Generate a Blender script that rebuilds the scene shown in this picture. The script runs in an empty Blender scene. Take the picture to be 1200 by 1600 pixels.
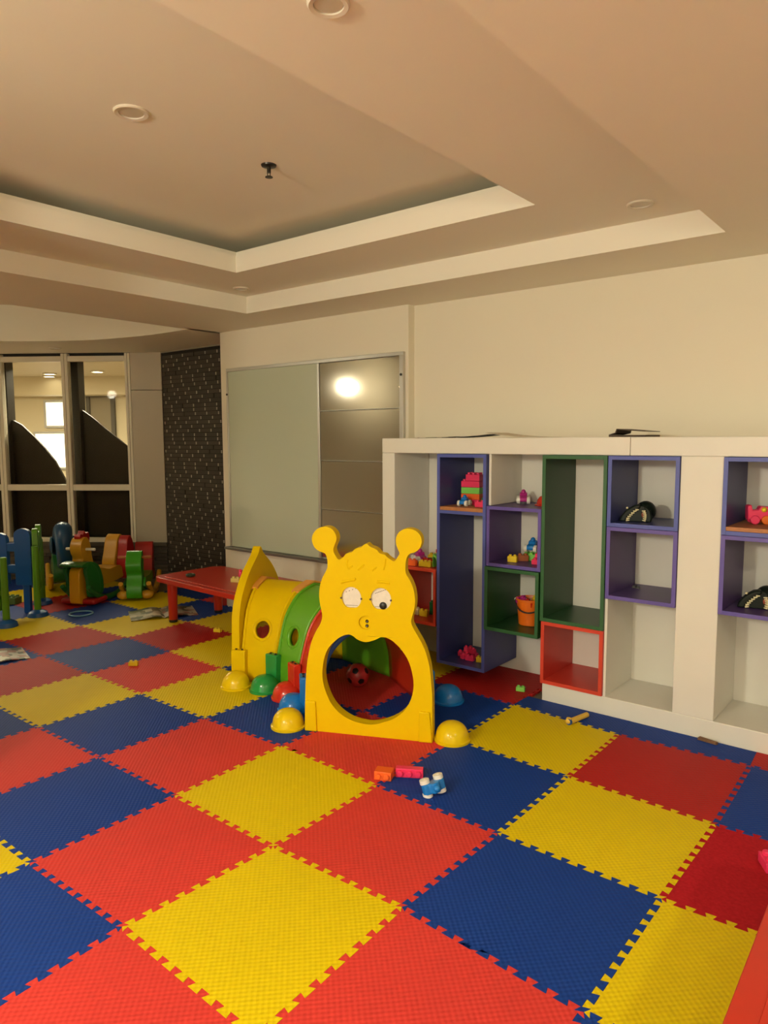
import bpy, math, random
from mathutils import Vector, Matrix
from mathutils.geometry import tessellate_polygon
random.seed(7)
R = math.radians
SC = bpy.context.scene
COL = SC.collection

# ------------------------------------------------------------------ camera
cam_d = bpy.data.cameras.new('camera'); cam = bpy.data.objects.new('camera', cam_d); COL.objects.link(cam)
cr = Vector((0.77847005, 0.62766946, -0.00392981)); cu = Vector((-0.05975894, 0.08034581, 0.99497408)); cf = Vector((-0.62483058, 0.77432268, -0.10005567))
M4 = Matrix((cr, cu, -cf)).transposed().to_4x4(); M4.translation = Vector((1.89015, -1.68264, 1.47984))
cam.matrix_world = M4
cam_d.sensor_fit = 'VERTICAL'; cam_d.sensor_height = 36; cam_d.lens = 1125.55 / 1600 * 36
cam_d.clip_start = 0.02; cam_d.clip_end = 60
SC.camera = cam

# ------------------------------------------------------------------ world, exposure, lamps
w = bpy.data.worlds.new('world'); SC.world = w; w.use_nodes = True
w.node_tree.nodes['Background'].inputs[0].default_value = (1.0, 0.93, 0.74, 1)
w.node_tree.nodes['Background'].inputs[1].default_value = 1.6
SC.view_settings.view_transform = 'Standard'; SC.view_settings.look = 'None'
SC.view_settings.gamma = 1; SC.view_settings.use_curve_mapping = False
SC.view_settings.exposure = 0.06
LIGHT = (1.0, 0.925, 0.71)
# globe pendants of the room behind the camera: x, y, z, radius, emission strength
PENDANTS = [(0.2, -3.4, 2.05, .13, 355), (2.4, -4.3, 2.05, .13, 150), (-4.53, -.80, 2.17, .065, 115)]

# ------------------------------------------------------------------ materials
def srgb(r, g, b):
    f = lambda c: (c / 255 / 12.92) if c / 255 <= .04045 else ((c / 255 + .055) / 1.055) ** 2.4
    return (f(r), f(g), f(b))
MATS = {}
def mat(name, rgb, rough=.5, metal=0, emit=0, spec=.5, noise=None, bump=None, coat=0):
    """noise=(scale, amount) fine colour variation; bump=(scale, strength)"""
    if name in MATS: return MATS[name]
    m = bpy.data.materials.new(name); m.use_nodes = True; nt = m.node_tree; b = nt.nodes['Principled BSDF']
    b.inputs['Base Color'].default_value = (*rgb, 1); b.inputs['Roughness'].default_value = rough
    b.inputs['Metallic'].default_value = metal; b.inputs['Specular IOR Level'].default_value = spec
    b.inputs['Coat Weight'].default_value = coat
    if emit:
        b.inputs['Emission Color'].default_value = (*rgb, 1); b.inputs['Emission Strength'].default_value = emit
    if noise or bump:
        tc = nt.nodes.new('ShaderNodeTexCoord')
    if noise:
        n = nt.nodes.new('ShaderNodeTexNoise'); n.inputs['Scale'].default_value = noise[0]; n.inputs['Detail'].default_value = 4
        nt.links.new(tc.outputs['Object'], n.inputs['Vector'])
        mx = nt.nodes.new('ShaderNodeMix'); mx.data_type = 'RGBA'
        a = noise[1]
        mx.inputs[6].default_value = (*[c * (1 - a) for c in rgb], 1); mx.inputs[7].default_value = (*[min(1, c * (1 + a)) for c in rgb], 1)
        nt.links.new(n.outputs['Fac'], mx.inputs[0]); nt.links.new(mx.outputs[2], b.inputs['Base Color'])
    if bump:
        n = nt.nodes.new('ShaderNodeTexNoise'); n.inputs['Scale'].default_value = bump[0]; n.inputs['Detail'].default_value = 3
        nt.links.new(tc.outputs['Object'], n.inputs['Vector'])
        bp = nt.nodes.new('ShaderNodeBump'); bp.inputs['Strength'].default_value = bump[1]; bp.inputs['Distance'].default_value = .004
        nt.links.new(n.outputs['Fac'], bp.inputs['Height']); nt.links.new(bp.outputs[0], b.inputs['Normal'])
    MATS[name] = m
    return m

def foam(name, rgb, var=.10, fuzz=False):
    """embossed EVA foam: woven relief, slight wear"""
    m = bpy.data.materials.new(name); m.use_nodes = True; nt = m.node_tree; b = nt.nodes['Principled BSDF']; N = nt.nodes.new; L = nt.links.new
    b.inputs['Roughness'].default_value = .55 if not fuzz else .8
    b.inputs['Specular IOR Level'].default_value = .12 if not fuzz else .06
    tc = N('ShaderNodeTexCoord'); sp = N('ShaderNodeSeparateXYZ'); L(tc.outputs['Object'], sp.inputs[0])
    def mth(op, a, bb=None):
        n = N('ShaderNodeMath'); n.operation = op
        for i, v in enumerate((a, bb)):
            if v is None: continue
            if hasattr(v, 'is_linked'): L(v, n.inputs[i])
            else: n.inputs[i].default_value = v
        return n.outputs[0]
    k = 2 * math.pi / .022
    sx = mth('SINE', mth('MULTIPLY', sp.outputs[0], k)); sy = mth('SINE', mth('MULTIPLY', sp.outputs[1], k))
    h = mth('MULTIPLY', sx, sy)
    n = N('ShaderNodeTexNoise'); n.inputs['Scale'].default_value = 90 if fuzz else 2.2; n.inputs['Detail'].default_value = 5
    L(tc.outputs['Object'], n.inputs['Vector'])
    mx = N('ShaderNodeMix'); mx.data_type = 'RGBA'
    mx.inputs[6].default_value = (*[c * (1 - var) for c in rgb], 1); mx.inputs[7].default_value = (*[min(1, c * (1 + var)) for c in rgb], 1)
    L(n.outputs['Fac'], mx.inputs[0]); L(mx.outputs[2], b.inputs['Base Color'])
    bp = N('ShaderNodeBump'); bp.inputs['Strength'].default_value = .35; bp.inputs['Distance'].default_value = .0022
    L(n.outputs['Fac'] if fuzz else h, bp.inputs['Height']); L(bp.outputs[0], b.inputs['Normal'])
    return m

def glass_mat():
    m = bpy.data.materials.new('window_glass'); m.use_nodes = True; nt = m.node_tree; nt.nodes.clear(); N = nt.nodes.new; L = nt.links.new
    o = N('ShaderNodeOutputMaterial'); t = N('ShaderNodeBsdfTransparent'); t.inputs[0].default_value = (.86, .84, .78, 1)
    g = N('ShaderNodeBsdfGlossy'); g.inputs['Roughness'].default_value = .02
    f = N('ShaderNodeFresnel'); f.inputs[0].default_value = 1.12; mx = N('ShaderNodeMixShader')
    L(f.outputs[0], mx.inputs[0]); L(t.outputs[0], mx.inputs[1]); L(g.outputs[0], mx.inputs[2]); L(mx.outputs[0], o.inputs[0])
    return m

def print_mat(name, cols, scale, seed):
    """printed page: blocks of colour picked by a voronoi pattern"""
    m = bpy.data.materials.new(name); m.use_nodes = True; nt = m.node_tree; b = nt.nodes['Principled BSDF']; N = nt.nodes.new; L = nt.links.new
    tc = N('ShaderNodeTexCoord'); mp = N('ShaderNodeMapping'); mp.inputs['Location'].default_value = (seed, seed * .7, 0)
    L(tc.outputs['Object'], mp.inputs[0])
    v = N('ShaderNodeTexVoronoi'); v.inputs['Scale'].default_value = scale; v.distance = 'CHEBYCHEV'; L(mp.outputs[0], v.inputs['Vector'])
    s = N('ShaderNodeSeparateColor'); L(v.outputs['Color'], s.inputs[0])
    rp = N('ShaderNodeValToRGB'); rp.color_ramp.interpolation = 'CONSTANT'
    while len(rp.color_ramp.elements) < len(cols): rp.color_ramp.elements.new(.5)
    for i, c in enumerate(cols):
        rp.color_ramp.elements[i].position = i / len(cols); rp.color_ramp.elements[i].color = (*c, 1)
    L(s.outputs[0], rp.inputs[0]); L(rp.outputs[0], b.inputs['Base Color']); b.inputs['Roughness'].default_value = .35
    return m

CEIL = mat('ceiling_paint', (.84, .80, .68), .7, noise=(1.3, .03), bump=(35, .05))
WALL = mat('wall_paint', (.79, .735, .59), .6, noise=(1.1, .03), bump=(30, .05))
WHITE = mat('white_painted_board', (.775, .75, .67), .45, noise=(5, .04), bump=(60, .04))
TRIMW = mat('white_trim', (.72, .66, .54), .5)
ALU = mat('brushed_aluminium', (.55, .54, .50), .35, .85, bump=(90, .05))
WINALU = mat('window_frame_aluminium', (.78, .73, .60), .4)
GREYP = mat('grey_cladding', (.50, .44, .34), .45, .1, noise=(3, .05))
METAL = mat('steel_sheet', (.37, .335, .275), .09, .92, noise=(2, .08), bump=(2.0, .08))
BOARD = mat('glass_whiteboard', (.50, .55, .42), .12, spec=.6)
DARK = mat('dark_void', (.012, .010, .008), .6)
DBROWN = mat('dark_brown_film', (.028, .020, .011), .45)
FLOORM = mat('subfloor_vinyl', (.16, .12, .08), .5)
GLASS = glass_mat()
YEL = mat('yellow_plastic', (.80, .55, .002), .45, spec=.08, bump=(300, .03))
YEL2 = mat('yellow_plastic_glossy', (.82, .58, .004), .2, spec=.35)
GRN = mat('lime_green_plastic', (.13, .42, .015), .32)
GRN2 = mat('green_plastic_glossy', (.02, .30, .06), .18)
REDP = mat('red_plastic', (.62, .035, .012), .3)
REDG = mat('red_plastic_glossy', (.66, .035, .015), .2)
BLUP = mat('blue_plastic', (.012, .20, .62), .2)
BLUD = mat('dark_blue_plastic', (.01, .07, .28), .35)
ORAP = mat('orange_plastic', (.85, .17, .01), .35)
ORAB = mat('orange_block', (.90, .14, .02), .35)
PINK = mat('pink_block', (.85, .035, .13), .35)
MAG = mat('magenta_plastic', (.45, .02, .22), .3)
WHTP = mat('white_plastic', (.80, .78, .70), .35)
BLKP = mat('black_plastic', (.012, .012, .012), .4)
LIME = mat('light_green_block', (.22, .62, .10), .35)
YELB = mat('yellow_block', (.82, .60, .02), .35)
TEAL = mat('green_toy', (.02, .20, .07), .3)
BLKT = mat('black_rubber_toy', (.008, .013, .009), .4, spec=.2)
TOOTH = mat('ivory_teeth', (.75, .68, .42), .4)
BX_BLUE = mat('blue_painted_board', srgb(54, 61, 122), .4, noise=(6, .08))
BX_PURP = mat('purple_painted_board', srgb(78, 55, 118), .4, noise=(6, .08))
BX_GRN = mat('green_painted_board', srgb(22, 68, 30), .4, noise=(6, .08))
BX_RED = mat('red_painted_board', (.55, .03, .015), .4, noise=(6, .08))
EDGE_M = {'blue_painted_board': mat('blue_lit_edge', (.085, .110, .40), .45), 'purple_painted_board': mat('purple_lit_edge', (.120, .085, .36), .45), 'green_painted_board': mat('green_lit_edge', (.030, .115, .040), .45), 'red_painted_board': mat('red_lit_edge', (.66, .055, .025), .45)}  # lighter paints hold the light that falls on the front edges
WOODE = mat('worn_wood_edge', (.45, .18, .06), .55, noise=(40, .3))
PAPER = mat('paper', (.62, .55, .42), .6)
CARD = mat('dark_cardboard', (.06, .035, .02), .6)

# ------------------------------------------------------------------ builders
def link(o, parent=None):
    COL.objects.link(o)
    if parent: o.parent = parent
    return o
def tag(o, label=None, cat=None, group=None, kind=None):
    if label: o['label'] = label
    if cat: o['category'] = cat
    if group: o['group'] = group
    if kind: o['kind'] = kind
    return o
def thing(name, label, cat, loc=(0, 0, 0), rz=0, group=None, rot=None):
    o = bpy.data.objects.new(name, None); o.empty_display_size = .1
    o.location = loc; o.rotation_euler = rot or (0, 0, rz)
    return tag(link(o), label, cat, group)
def struct(name, parent=None):
    o = bpy.data.objects.new(name, None); return tag(link(o, parent), kind='structure')
def crom(pts, n=3, closed=True):
    out = []; k = len(pts)
    for i in range(k if closed else k - 1):
        g = lambda j: Vector(pts[j % k]) if closed else Vector(pts[max(0, min(k - 1, j))])
        p0, p1, p2, p3 = g(i - 1), g(i), g(i + 1), g(i + 2)
        for s in range(n):
            t = s / n
            out.append(.5 * ((2 * p1) + (p2 - p0) * t + (2 * p0 - 5 * p1 + 4 * p2 - p3) * t * t + (-p0 + 3 * p1 - 3 * p2 + p3) * t ** 3))
    if not closed: out.append(Vector(pts[-1]))
    return out

class MB:
    def __init__(s): s.v = []; s.f = []
    def add(s, vs, fs):
        k = len(s.v); s.v += [Vector(p) for p in vs]; s.f += [tuple(i + k for i in f) for f in fs]; return s
    def box(s, x0, x1, y0, y1, z0, z1):
        return s.add([(x, y, z) for z in (z0, z1) for y in (y0, y1) for x in (x0, x1)],
                     [(0, 2, 3, 1), (4, 5, 7, 6), (0, 1, 5, 4), (2, 6, 7, 3), (0, 4, 6, 2), (1, 3, 7, 5)])
    def cyl(s, p0, p1, r0, r1=None, n=20, caps=True):
        r1 = r0 if r1 is None else r1; p0 = Vector(p0); p1 = Vector(p1); a = (p1 - p0).normalized()
        u = a.orthogonal().normalized(); w_ = a.cross(u); vs = []; fs = []
        for p, r in ((p0, r0), (p1, r1)):
            for i in range(n):
                t = 2 * math.pi * i / n; vs.append(p + (u * math.cos(t) + w_ * math.sin(t)) * r)
        for i in range(n): fs.append((i, (i + 1) % n, n + (i + 1) % n, n + i))
        if caps: fs += [tuple(reversed(range(n))), tuple(range(n, 2 * n))]
        return s.add(vs, fs)
    def lathe(s, prof, c=(0, 0, 0), n=24, axis=None):
        vs = []; fs = []; c = Vector(c); k = len(prof)
        for i in range(n):
            t = 2 * math.pi * i / n
            for r, z in prof: vs.append(c + Vector((r * math.cos(t), r * math.sin(t), z)))
        for i in range(n):
            j = (i + 1) % n
            for q in range(k - 1): fs.append((i * k + q, j * k + q, j * k + q + 1, i * k + q + 1))
        return s.add(vs, fs)
    def ell(s, c, r, n=20, m=12, rot=None):
        vs = []; fs = []; c = Vector(c)
        if not hasattr(r, '__len__'): r = (r, r, r)
        for j in range(m + 1):
            ph = math.pi * j / m
            for i in range(n):
                t = 2 * math.pi * i / n
                p = Vector((r[0] * math.sin(ph) * math.cos(t), r[1] * math.sin(ph) * math.sin(t), r[2] * math.cos(ph)))
                vs.append(c + (rot @ p if rot else p))
        for j in range(m):
            for i in range(n): fs.append((j * n + i, (j + 1) * n + i, (j + 1) * n + (i + 1) % n, j * n + (i + 1) % n))
        return s.add(vs, fs)
    def tube(s, pts, r, n=10, closed=False):
        pts = [Vector(p) for p in pts]; k = len(pts); vs = []; fs = []
        rr = r if hasattr(r, '__len__') else [r] * k
        u = None
        for i, p in enumerate(pts):
            if closed: a = (pts[(i + 1) % k] - pts[i - 1]).normalized()
            else: a = (pts[min(i + 1, k - 1)] - pts[max(i - 1, 0)]).normalized()
            u = (a.orthogonal() if u is None else (u - a * u.dot(a))).normalized(); w_ = a.cross(u)
            for q in range(n):
                t = 2 * math.pi * q / n; vs.append(p + (u * math.cos(t) + w_ * math.sin(t)) * rr[i])
        for i in range(k if closed else k - 1):
            j = (i + 1) % k
            for q in range(n): fs.append((i * n + q, i * n + (q + 1) % n, j * n + (q + 1) % n, j * n + q))
        if not closed: fs += [tuple(reversed(range(n))), tuple(range((k - 1) * n, k * n))]
        return s.add(vs, fs)
    def prism(s, outer, o, ex, ey, en, t0, t1, holes=()):
        """outline (a, b) -> o + a*ex + b*ey, thick from t0 to t1 along en"""
        o, ex, ey, en = map(Vector, (o, ex, ey, en)); loops = [list(outer)] + [list(h) for h in holes]
        tri = tessellate_polygon([[Vector((p[0], p[1], 0)) for p in l] for l in loops])
        flat = [p for l in loops for p in l]; n = len(flat); vs = []
        for t in (t0, t1): vs += [o + ex * p[0] + ey * p[1] + en * t for p in flat]
        flip = ex.cross(ey).dot(en) < 0
        fs = []
        def area(a, b, c): return (flat[b][0] - flat[a][0]) * (flat[c][1] - flat[a][1]) - (flat[c][0] - flat[a][0]) * (flat[b][1] - flat[a][1])
        for a, b, c in tri:
            if area(a, b, c) < 0: a, c = c, a
            fs.append((n + a, n + b, n + c) if not flip else (n + c, n + b, n + a)); fs.append((c, b, a) if not flip else (a, b, c))
        k = 0
        for li, l in enumerate(loops):
            m = len(l); sg = sum(l[i][0] * l[(i + 1) % m][1] - l[(i + 1) % m][0] * l[i][1] for i in range(m)) > 0
            if li: sg = not sg
            if flip: sg = not sg
            for i in range(m):
                a, b = k + i, k + (i + 1) % m
                fs.append((a, b, n + b, n + a) if sg else (b, a, n + a, n + b))
            k += m
        return s.add(vs, fs)
    def xf(s, m):
        s.v = [m @ p for p in s.v]; return s
    def mesh(s, name, m, smooth=True, ang=35):
        me = bpy.data.meshes.new(name); me.from_pydata([tuple(p) for p in s.v], [], s.f); me.validate(); me.update()
        if m: me.materials.append(m)
        if smooth:
            me.polygons.foreach_set('use_smooth', [True] * len(me.polygons)); me.set_sharp_from_angle(angle=R(ang))
        return me
    def build(s, name, m, parent=None, world=False, bevel=0, smooth=True, label=None, seg=2, solid=0, ang=35):
        if world and parent is not None:
            inv = parent.matrix_basis.inverted() if parent.parent is None else (parent.parent.matrix_basis @ parent.matrix_basis).inverted()
            s.v = [inv @ p for p in s.v]
        o = bpy.data.objects.new(name, s.mesh(name, m, smooth, ang)); link(o, parent)
        if solid:
            md = o.modifiers.new('solidify', 'SOLIDIFY'); md.thickness = solid; md.offset = -1
        if bevel:
            md = o.modifiers.new('bevel', 'BEVEL'); md.width = bevel; md.segments = seg; md.limit_method = 'ANGLE'; md.angle_limit = R(40); md.harden_normals = False
        if label: o['label'] = label
        return o
def box_part(name, m, parent, x0, x1, y0, y1, z0, z1, bevel=.002, world=True, label=None):
    return MB().box(x0, x1, y0, y1, z0, z1).build(name, m, parent, world=world, bevel=bevel, label=label)
def copy_tree(o, parent=None):
    c = o.copy(); link(c, parent)
    for ch in list(o.children): copy_tree(ch, c)
    return c

# ================================================================== ROOM SHELL
XR, XL, YB, YW = 4.5, -8.9, -6.2, 2.45          # right wall, left wall, rear wall, shelf wall
Z0, Z1, Z2, Z3 = 2.405, 2.525, 2.630, 2.74       # soffit, ring, lip, top of the tray ceiling
FZ = -.014                                       # slab under the foam mats
WA = Vector((-6.202, 1.832, 0)); WB = Vector((-4.786, 2.85, 0)); WD = (WB - WA).normalized(); WN = Vector((-WD.y, WD.x, 0))  # window line, normal points outside
def wp(s, z, d=0): return WA + WD * s + WN * d + Vector((0, 0, z))
WEND = wp(-4.0, 0)

MB().box(-14, XR, -2.42, 8, FZ - .1, FZ).build('floor', FLOORM, smooth=False)['kind'] = 'structure'
MB().box(-14, XR, YB, -2.42, FZ - .1, FZ).build('floor_bounce', mat('pale_bounce_floor', (.55, .50, .40), .4), smooth=False)['kind'] = 'structure'  # unseen pale floor added so light bounces up to the ceiling
# walls
wb = struct('wall_back')
MB().box(-1.165, XR, YW, YW + .15, FZ, Z3).build('plaster', WALL, wb, smooth=False)
MB().box(-3.21, -1.165, 2.38, 2.85, FZ, Z3).build('pier', WALL, wb, bevel=.004)
MB().box(XL - .15, XL, YB, WEND.y + .3, FZ, 2.9).build('wall_left', WALL, smooth=False)['kind'] = 'structure'

MB().box(XR, XR + .15, YB, YW, FZ, Z3).build('wall_right', WALL, smooth=False)['kind'] = 'structure'
MB().box(XL, -1.0, -1.42, -1.27, FZ, 2.8).build('wall_shade_blocker', WALL, smooth=False)['kind'] = 'structure'  # unseen wall added to keep pendant light off the window end

# ------------------------------------------------------------------ ceiling tray
ce = struct('ceiling')
def ring(name, X0, X1, Y0, Y1, x0, x1, y0, y1, z, h):
    m = MB().box(X0, x0, Y0, Y1, z, z + h).box(x1, X1, Y0, Y1, z, z + h).box(x0, x1, Y0, y0, z, z + h).box(x0, x1, y1, Y1, z, z + h)
    return m.build(name, CEIL, ce, smooth=False)
SOFX = -3.25
r1 = (-2.29, .985, -3.2, 1.90); r2 = (-1.745, .317, -2.6, 1.355)
ring('outer_soffit', SOFX, XR, YB, YW, *r1, Z0, .36)
ring('middle_soffit', r1[0], r1[1], r1[2], r1[3], *r2, Z1, Z2 - Z1)
ring('cove_back', r1[0], r1[1], r1[2], r1[3], r2[0] - .32, r2[1] + .32, r2[2] - .32, r2[3] + .32, Z2 + .001, Z3 - Z2)
ring('cove_lip', r2[0] - .05, r2[1] + .05, r2[2] - .05, r2[3] + .05, r2[0] - .03, r2[1] + .03, r2[2] - .03, r2[3] + .03, Z2, .030)
MB().box(r1[0], r1[1], r1[2], r1[3], Z3, Z3 + .05).build('tray_top', CEIL, ce, smooth=False)
# niche ceiling by the window: curved soffit with an upright face behind a higher ceiling
curve = crom([(-3.25, 2.075), (-3.6, 2.072), (-3.89, 2.045), (-4.42, 1.915), (-4.815, 1.695), (-5.17, 1.39), (-5.6, .85), (-5.95, .2), (-6.2, -.6), (-6.3, -1.5)], 4, False)
back = [(wp(s, 0).x, wp(s, 0).y) for s in (-4.0, 0, 1.745)]
outl = [(p.x, p.y) for p in curve] + [(XL, -1.5)] + back + [(-4.80, 2.86), (-3.2, 2.86), (-3.2, 2.075)]
MB().prism(outl, (0, 0, 0), (1, 0, 0), (0, 1, 0), (0, 0, 1), Z0, Z0 + .36).build('curved_soffit', CEIL, ce, smooth=True, ang=25)
MB().box(XL, SOFX, YB, 2.9, 2.735, 2.80).build('niche_top', CEIL, ce, smooth=False)

# ------------------------------------------------------------------ downlights (switched off) and sprinkler
LENS = mat('dim_lens', (.62, .56, .44), .3)
def downlight(x, y, z, r, label, group=None, lens=None):
    t = thing('ceiling_downlight', label, 'downlight', (x, y, z), 0, group)
    MB().lathe([(r, 0), (r, -.004), (r * .93, -.008), (r * .72, -.006), (r * .66, .012), (r * .66, .03)], n=36).build('trim_ring', TRIMW, t)
    MB().lathe([(0, -.0035), (r * .5, -.003), (r * .68, -.0025)], n=36).build('diffuser', lens or LENS, t)
    return t
downlight(.629, -.325, Z1, .052, 'round ceiling downlight in the middle soffit above the camera side')
downlight(.688, 1.644, Z1, .060, 'round ceiling downlight near the tray corner above the white shelf')
downlight(-2.085, 1.68, Z1, .055, 'round ceiling downlight in the soffit corner above the whiteboard')
downlight(-.696, -.020, Z3, .067, 'round ceiling downlight in the raised middle of the tray ceiling')
downlight(-5.30, 1.98, Z0, .060, 'round ceiling downlight in the curved soffit in front of the windows')
downlight(3.22, -.75, Z0, .13, 'lit round ceiling downlight above the near red table', None, mat('lit_lens', LIGHT, .4, emit=330))
t = thing('fire_sprinkler', 'dark fire sprinkler head hanging from the raised tray ceiling', 'sprinkler', (-.692, .682, Z3))
MB().lathe([(.0, 0), (.036, 0), (.034, -.006), (.014, -.010), (0, -.010)], n=24).build('escutcheon', mat('dark_bronze', (.05, .045, .04), .3, .8), t)
MB().cyl((0, 0, -.008), (0, 0, -.034), .009).cyl((.011, 0, -.03), (.006, 0, -.052), .002, n=8).cyl((-.011, 0, -.03), (-.006, 0, -.052), .002, n=8).build('nozzle', MATS['dark_bronze'], t)
MB().lathe([(0, -.050), (.017, -.052), (.018, -.055), (0, -.056)], n=20).build('deflector', MATS['dark_bronze'], t)

# pendants that light the room (behind the camera)
GLOBE = {}
for i, (x, y, z, r, e) in enumerate(PENDANTS):
    where = ['middle of the room facing the shelf wall', 'rear corner of the room', 'far window end of the room'][i]
    t = thing('pendant_lamp', 'lit white globe pendant lamp at the ' + where, 'lamp', (x, y, z))
    MB().ell((0, 0, 0), r, 24, 14).build('globe', mat('globe_glow_%d' % i, LIGHT, .4, emit=e), t)
    MB().cyl((0, 0, r - .01), (0, 0, r + .04), .03).build('cap', ALU, t)
    top = Z0 if x > SOFX else 2.735
    MB().cyl((0, 0, r + .03), (0, 0, top - z), .005, n=8).build('rod', ALU, t)

# ------------------------------------------------------------------ brick wall in the niche
bw = struct('wall_brick')
MORT = mat('pale_mortar', (.42, .38, .30), .7)
BR = [mat('dark_brick_%d' % i, c, .55, noise=(25, .2), bump=(60, .3)) for i, c in enumerate([(.045, .036, .026), (.055, .044, .032), (.038, .032, .024)])]
DJ = mat('dark_joint', (.014, .011, .008), .8)
MB().box(-4.80, -3.21, 2.862, 2.95, FZ, Z0).build('backing', DJ, bw, smooth=False)
rowh, bl = .0425, .186
proto = {}
def brick_mesh(L_, m):
    key = (round(L_, 3), m.name)
    if key not in proto:
        proto[key] = MB().box(0, L_, -.008, .02, 0, rowh - .006).mesh('brick', m, False)
    return proto[key]
nb = 0; rest = MB(); point = MB(); offs = [.0, .0, .10, .04, .13, .07, .16]
nrow = int((Z0 - FZ - .012) / rowh)
for rI in range(nrow - 1, -1, -1):
    z = FZ + rI * rowh + .003; x = -4.80 - offs[rI % 7]
    while x < -3.215:
        a, b_ = max(x, -4.795), min(x + bl - .014, -3.215)
        if b_ - a > .02:
            if nb < 295 and z > .3:
                o = bpy.data.objects.new('brick', brick_mesh(b_ - a, random.choice(BR))); link(o, bw); o.location = (a, 2.862 + random.uniform(-.002, .002), z); nb += 1
            else:
                rest.box(a, b_, 2.854, 2.88, z, z + rowh - .006)
            if b_ < -3.23 and random.random() < .9: point.box(b_, b_ + .014, 2.8515, 2.88, z + .003, z + rowh - .010)
        x += bl
point.build('pointing', MORT, bw, smooth=False)['kind'] = 'stuff'
rest.build('lower_bricks', BR[0], bw, smooth=False)['kind'] = 'stuff'
MB().tube([(-3.395, 2.851, .1), (-3.395, 2.851, Z0 - .005)], .0035, 6).tube([(-4.79, 2.850, Z0 - .006), (-3.22, 2.850, Z0 - .006)], .006, 6).build('edge_strip', mat('pale_strip', (.35, .31, .24), .5), bw)

# ------------------------------------------------------------------ window wall
ww = struct('wall_window')
def wbox(m, s0, s1, z0, z1, d0, d1):
    ps = [wp(s, z, d) for z in (z0, z1) for d in (d0, d1) for s in (s0, s1)]
    return m.add(ps, [(0, 2, 3, 1), (4, 5, 7, 6), (0, 1, 5, 4), (2, 6, 7, 3), (0, 4, 6, 2), (1, 3, 7, 5)])
wbox(MB(), -4.0, 1.75, FZ, .345, .02, .16).build('low_wall', MORT, ww, smooth=False)
strip_m = {}
STR = [mat('stone_strip_%d' % i, c, .5, noise=(20, .25), bump=(40, .3)) for i, c in enumerate([(.060, .048, .034), (.085, .070, .050), (.045, .037, .028)])]
for rI in range(9):
    s = -1.2 - .17 * (rI % 3)
    while s < 1.745:
        ln = random.choice([.22, .30, .36]); a, b_ = max(s, -1.2), min(s + ln, 1.75)
        if b_ - a > .03:
            z = FZ + rI * .040; d = random.uniform(-.014, .002)
            wbox(MB(), a, b_ - .003, z, z + .036, d, .03).build('stone_strip', random.choice(STR), ww, smooth=False)
        s += ln
wbox(MB(), -4.0, 1.75, .345, .385, -.03, .16).build('sill', mat('sill_stone', (.10, .085, .06), .4), ww, bevel=.003, smooth=False)
wbox(MB(), -4.0, 1.75, 2.374, Z0 + .01, .05, .16).build('head_gap', DARK, ww, smooth=False)
p = wbox(MB(), 1.415, 1.75, .36, 2.008, -.01, .10).build('cladding_panel', GREYP, ww, bevel=.004, smooth=False)
p = wbox(MB(), 1.415, 1.75, 2.014, Z0, -.01, .10).build('cladding_panel', GREYP, ww, bevel=.004, smooth=False)
wbox(MB(), 1.752, 1.79, FZ, Z0, .0, .10).build('corner_gap', DARK, ww, smooth=False)
mull = [(-2.30, -2.23), (-1.55, -1.48), (-.80, -.73), (-.065, .005), (.665, .735), (1.355, 1.413)]
for k in range(len(mull) - 1):
    a, b_ = mull[k][1], mull[k + 1][0]
    wn = struct('window_%d' % (k + 1))
    for (s0, s1) in (mull[k], mull[k + 1]) if k == 0 else (mull[k + 1],):
        mid = (s0 + s1) / 2
        wbox(MB(), s0, mid - .002, .385, 2.40, -.012, .06).build('mullion', WINALU, wn, bevel=.003, smooth=False)
        wbox(MB(), mid + .002, s1, .385, 2.40, -.012, .06).build('mullion', WINALU, wn, bevel=.003, smooth=False)
    for nm, z0, z1 in (('bottom_rail', .385, .432), ('transom', .945, 1.010), ('top_rail', 2.318, 2.374)):
        wbox(MB(), a + .001, b_ - .001, z0, z1, -.008, .055).build(nm, WINALU, wn, bevel=.003, smooth=False)
    for z0, z1 in ((.432, .945), (1.010, 2.318)):
        wbox(MB(), a + .001, b_ - .001, z0, z1, .020, .026).build('pane', GLASS, wn, smooth=False)

# ---- what stands beyond the glass
arcs = {1: None, 2: None}
def screen(s0, s1, pts, label):
    """dark curved-top screen standing behind one window bay"""
    outl = [(s0, FZ), (s1, FZ)] + pts
    t = thing('curved_screen', label, 'screen', wp((s0 + s1) / 2, FZ, .20))
    MB().prism(outl, wp(0, 0, 0), tuple(WD), (0, 0, 1), tuple(WN), .18, .21).build('panel', DBROWN, t, world=True, smooth=False)
    m = wbox(MB(), s0 - .12, s0 + .012, FZ, 2.36, .12, .26); m.build('upright', DBROWN, t, world=True, smooth=False)
screen(-.03, .640, [(.640, .62), (.625, .90), (.583, .998), (.517, 1.133), (.451, 1.26), (.335, 1.409), (.225, 1.529), (.094, 1.656), (.002, 1.705), (-.03, 1.71)], 'dark curved-top screen behind the glass, beside the bright wall panels')
screen(.772, 1.50, [(1.50, 1.16), (1.40, 1.29), (1.288, 1.406), (1.17, 1.504), (1.031, 1.616), (.893, 1.735), (.775, 1.82), (.772, 1.825)], 'dark curved-top screen behind the glass next to the grey cladding panel')
screen(-.78, -.16, [(-.16, 1.00)] + [(-.74 + .58 * math.cos(R(a)), 1.0 + .8 * math.sin(R(a))) for a in range(5, 86, 8)] + [(-.78, 1.82)], 'dark curved-top screen behind the glass behind the blue picket fence')
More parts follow.
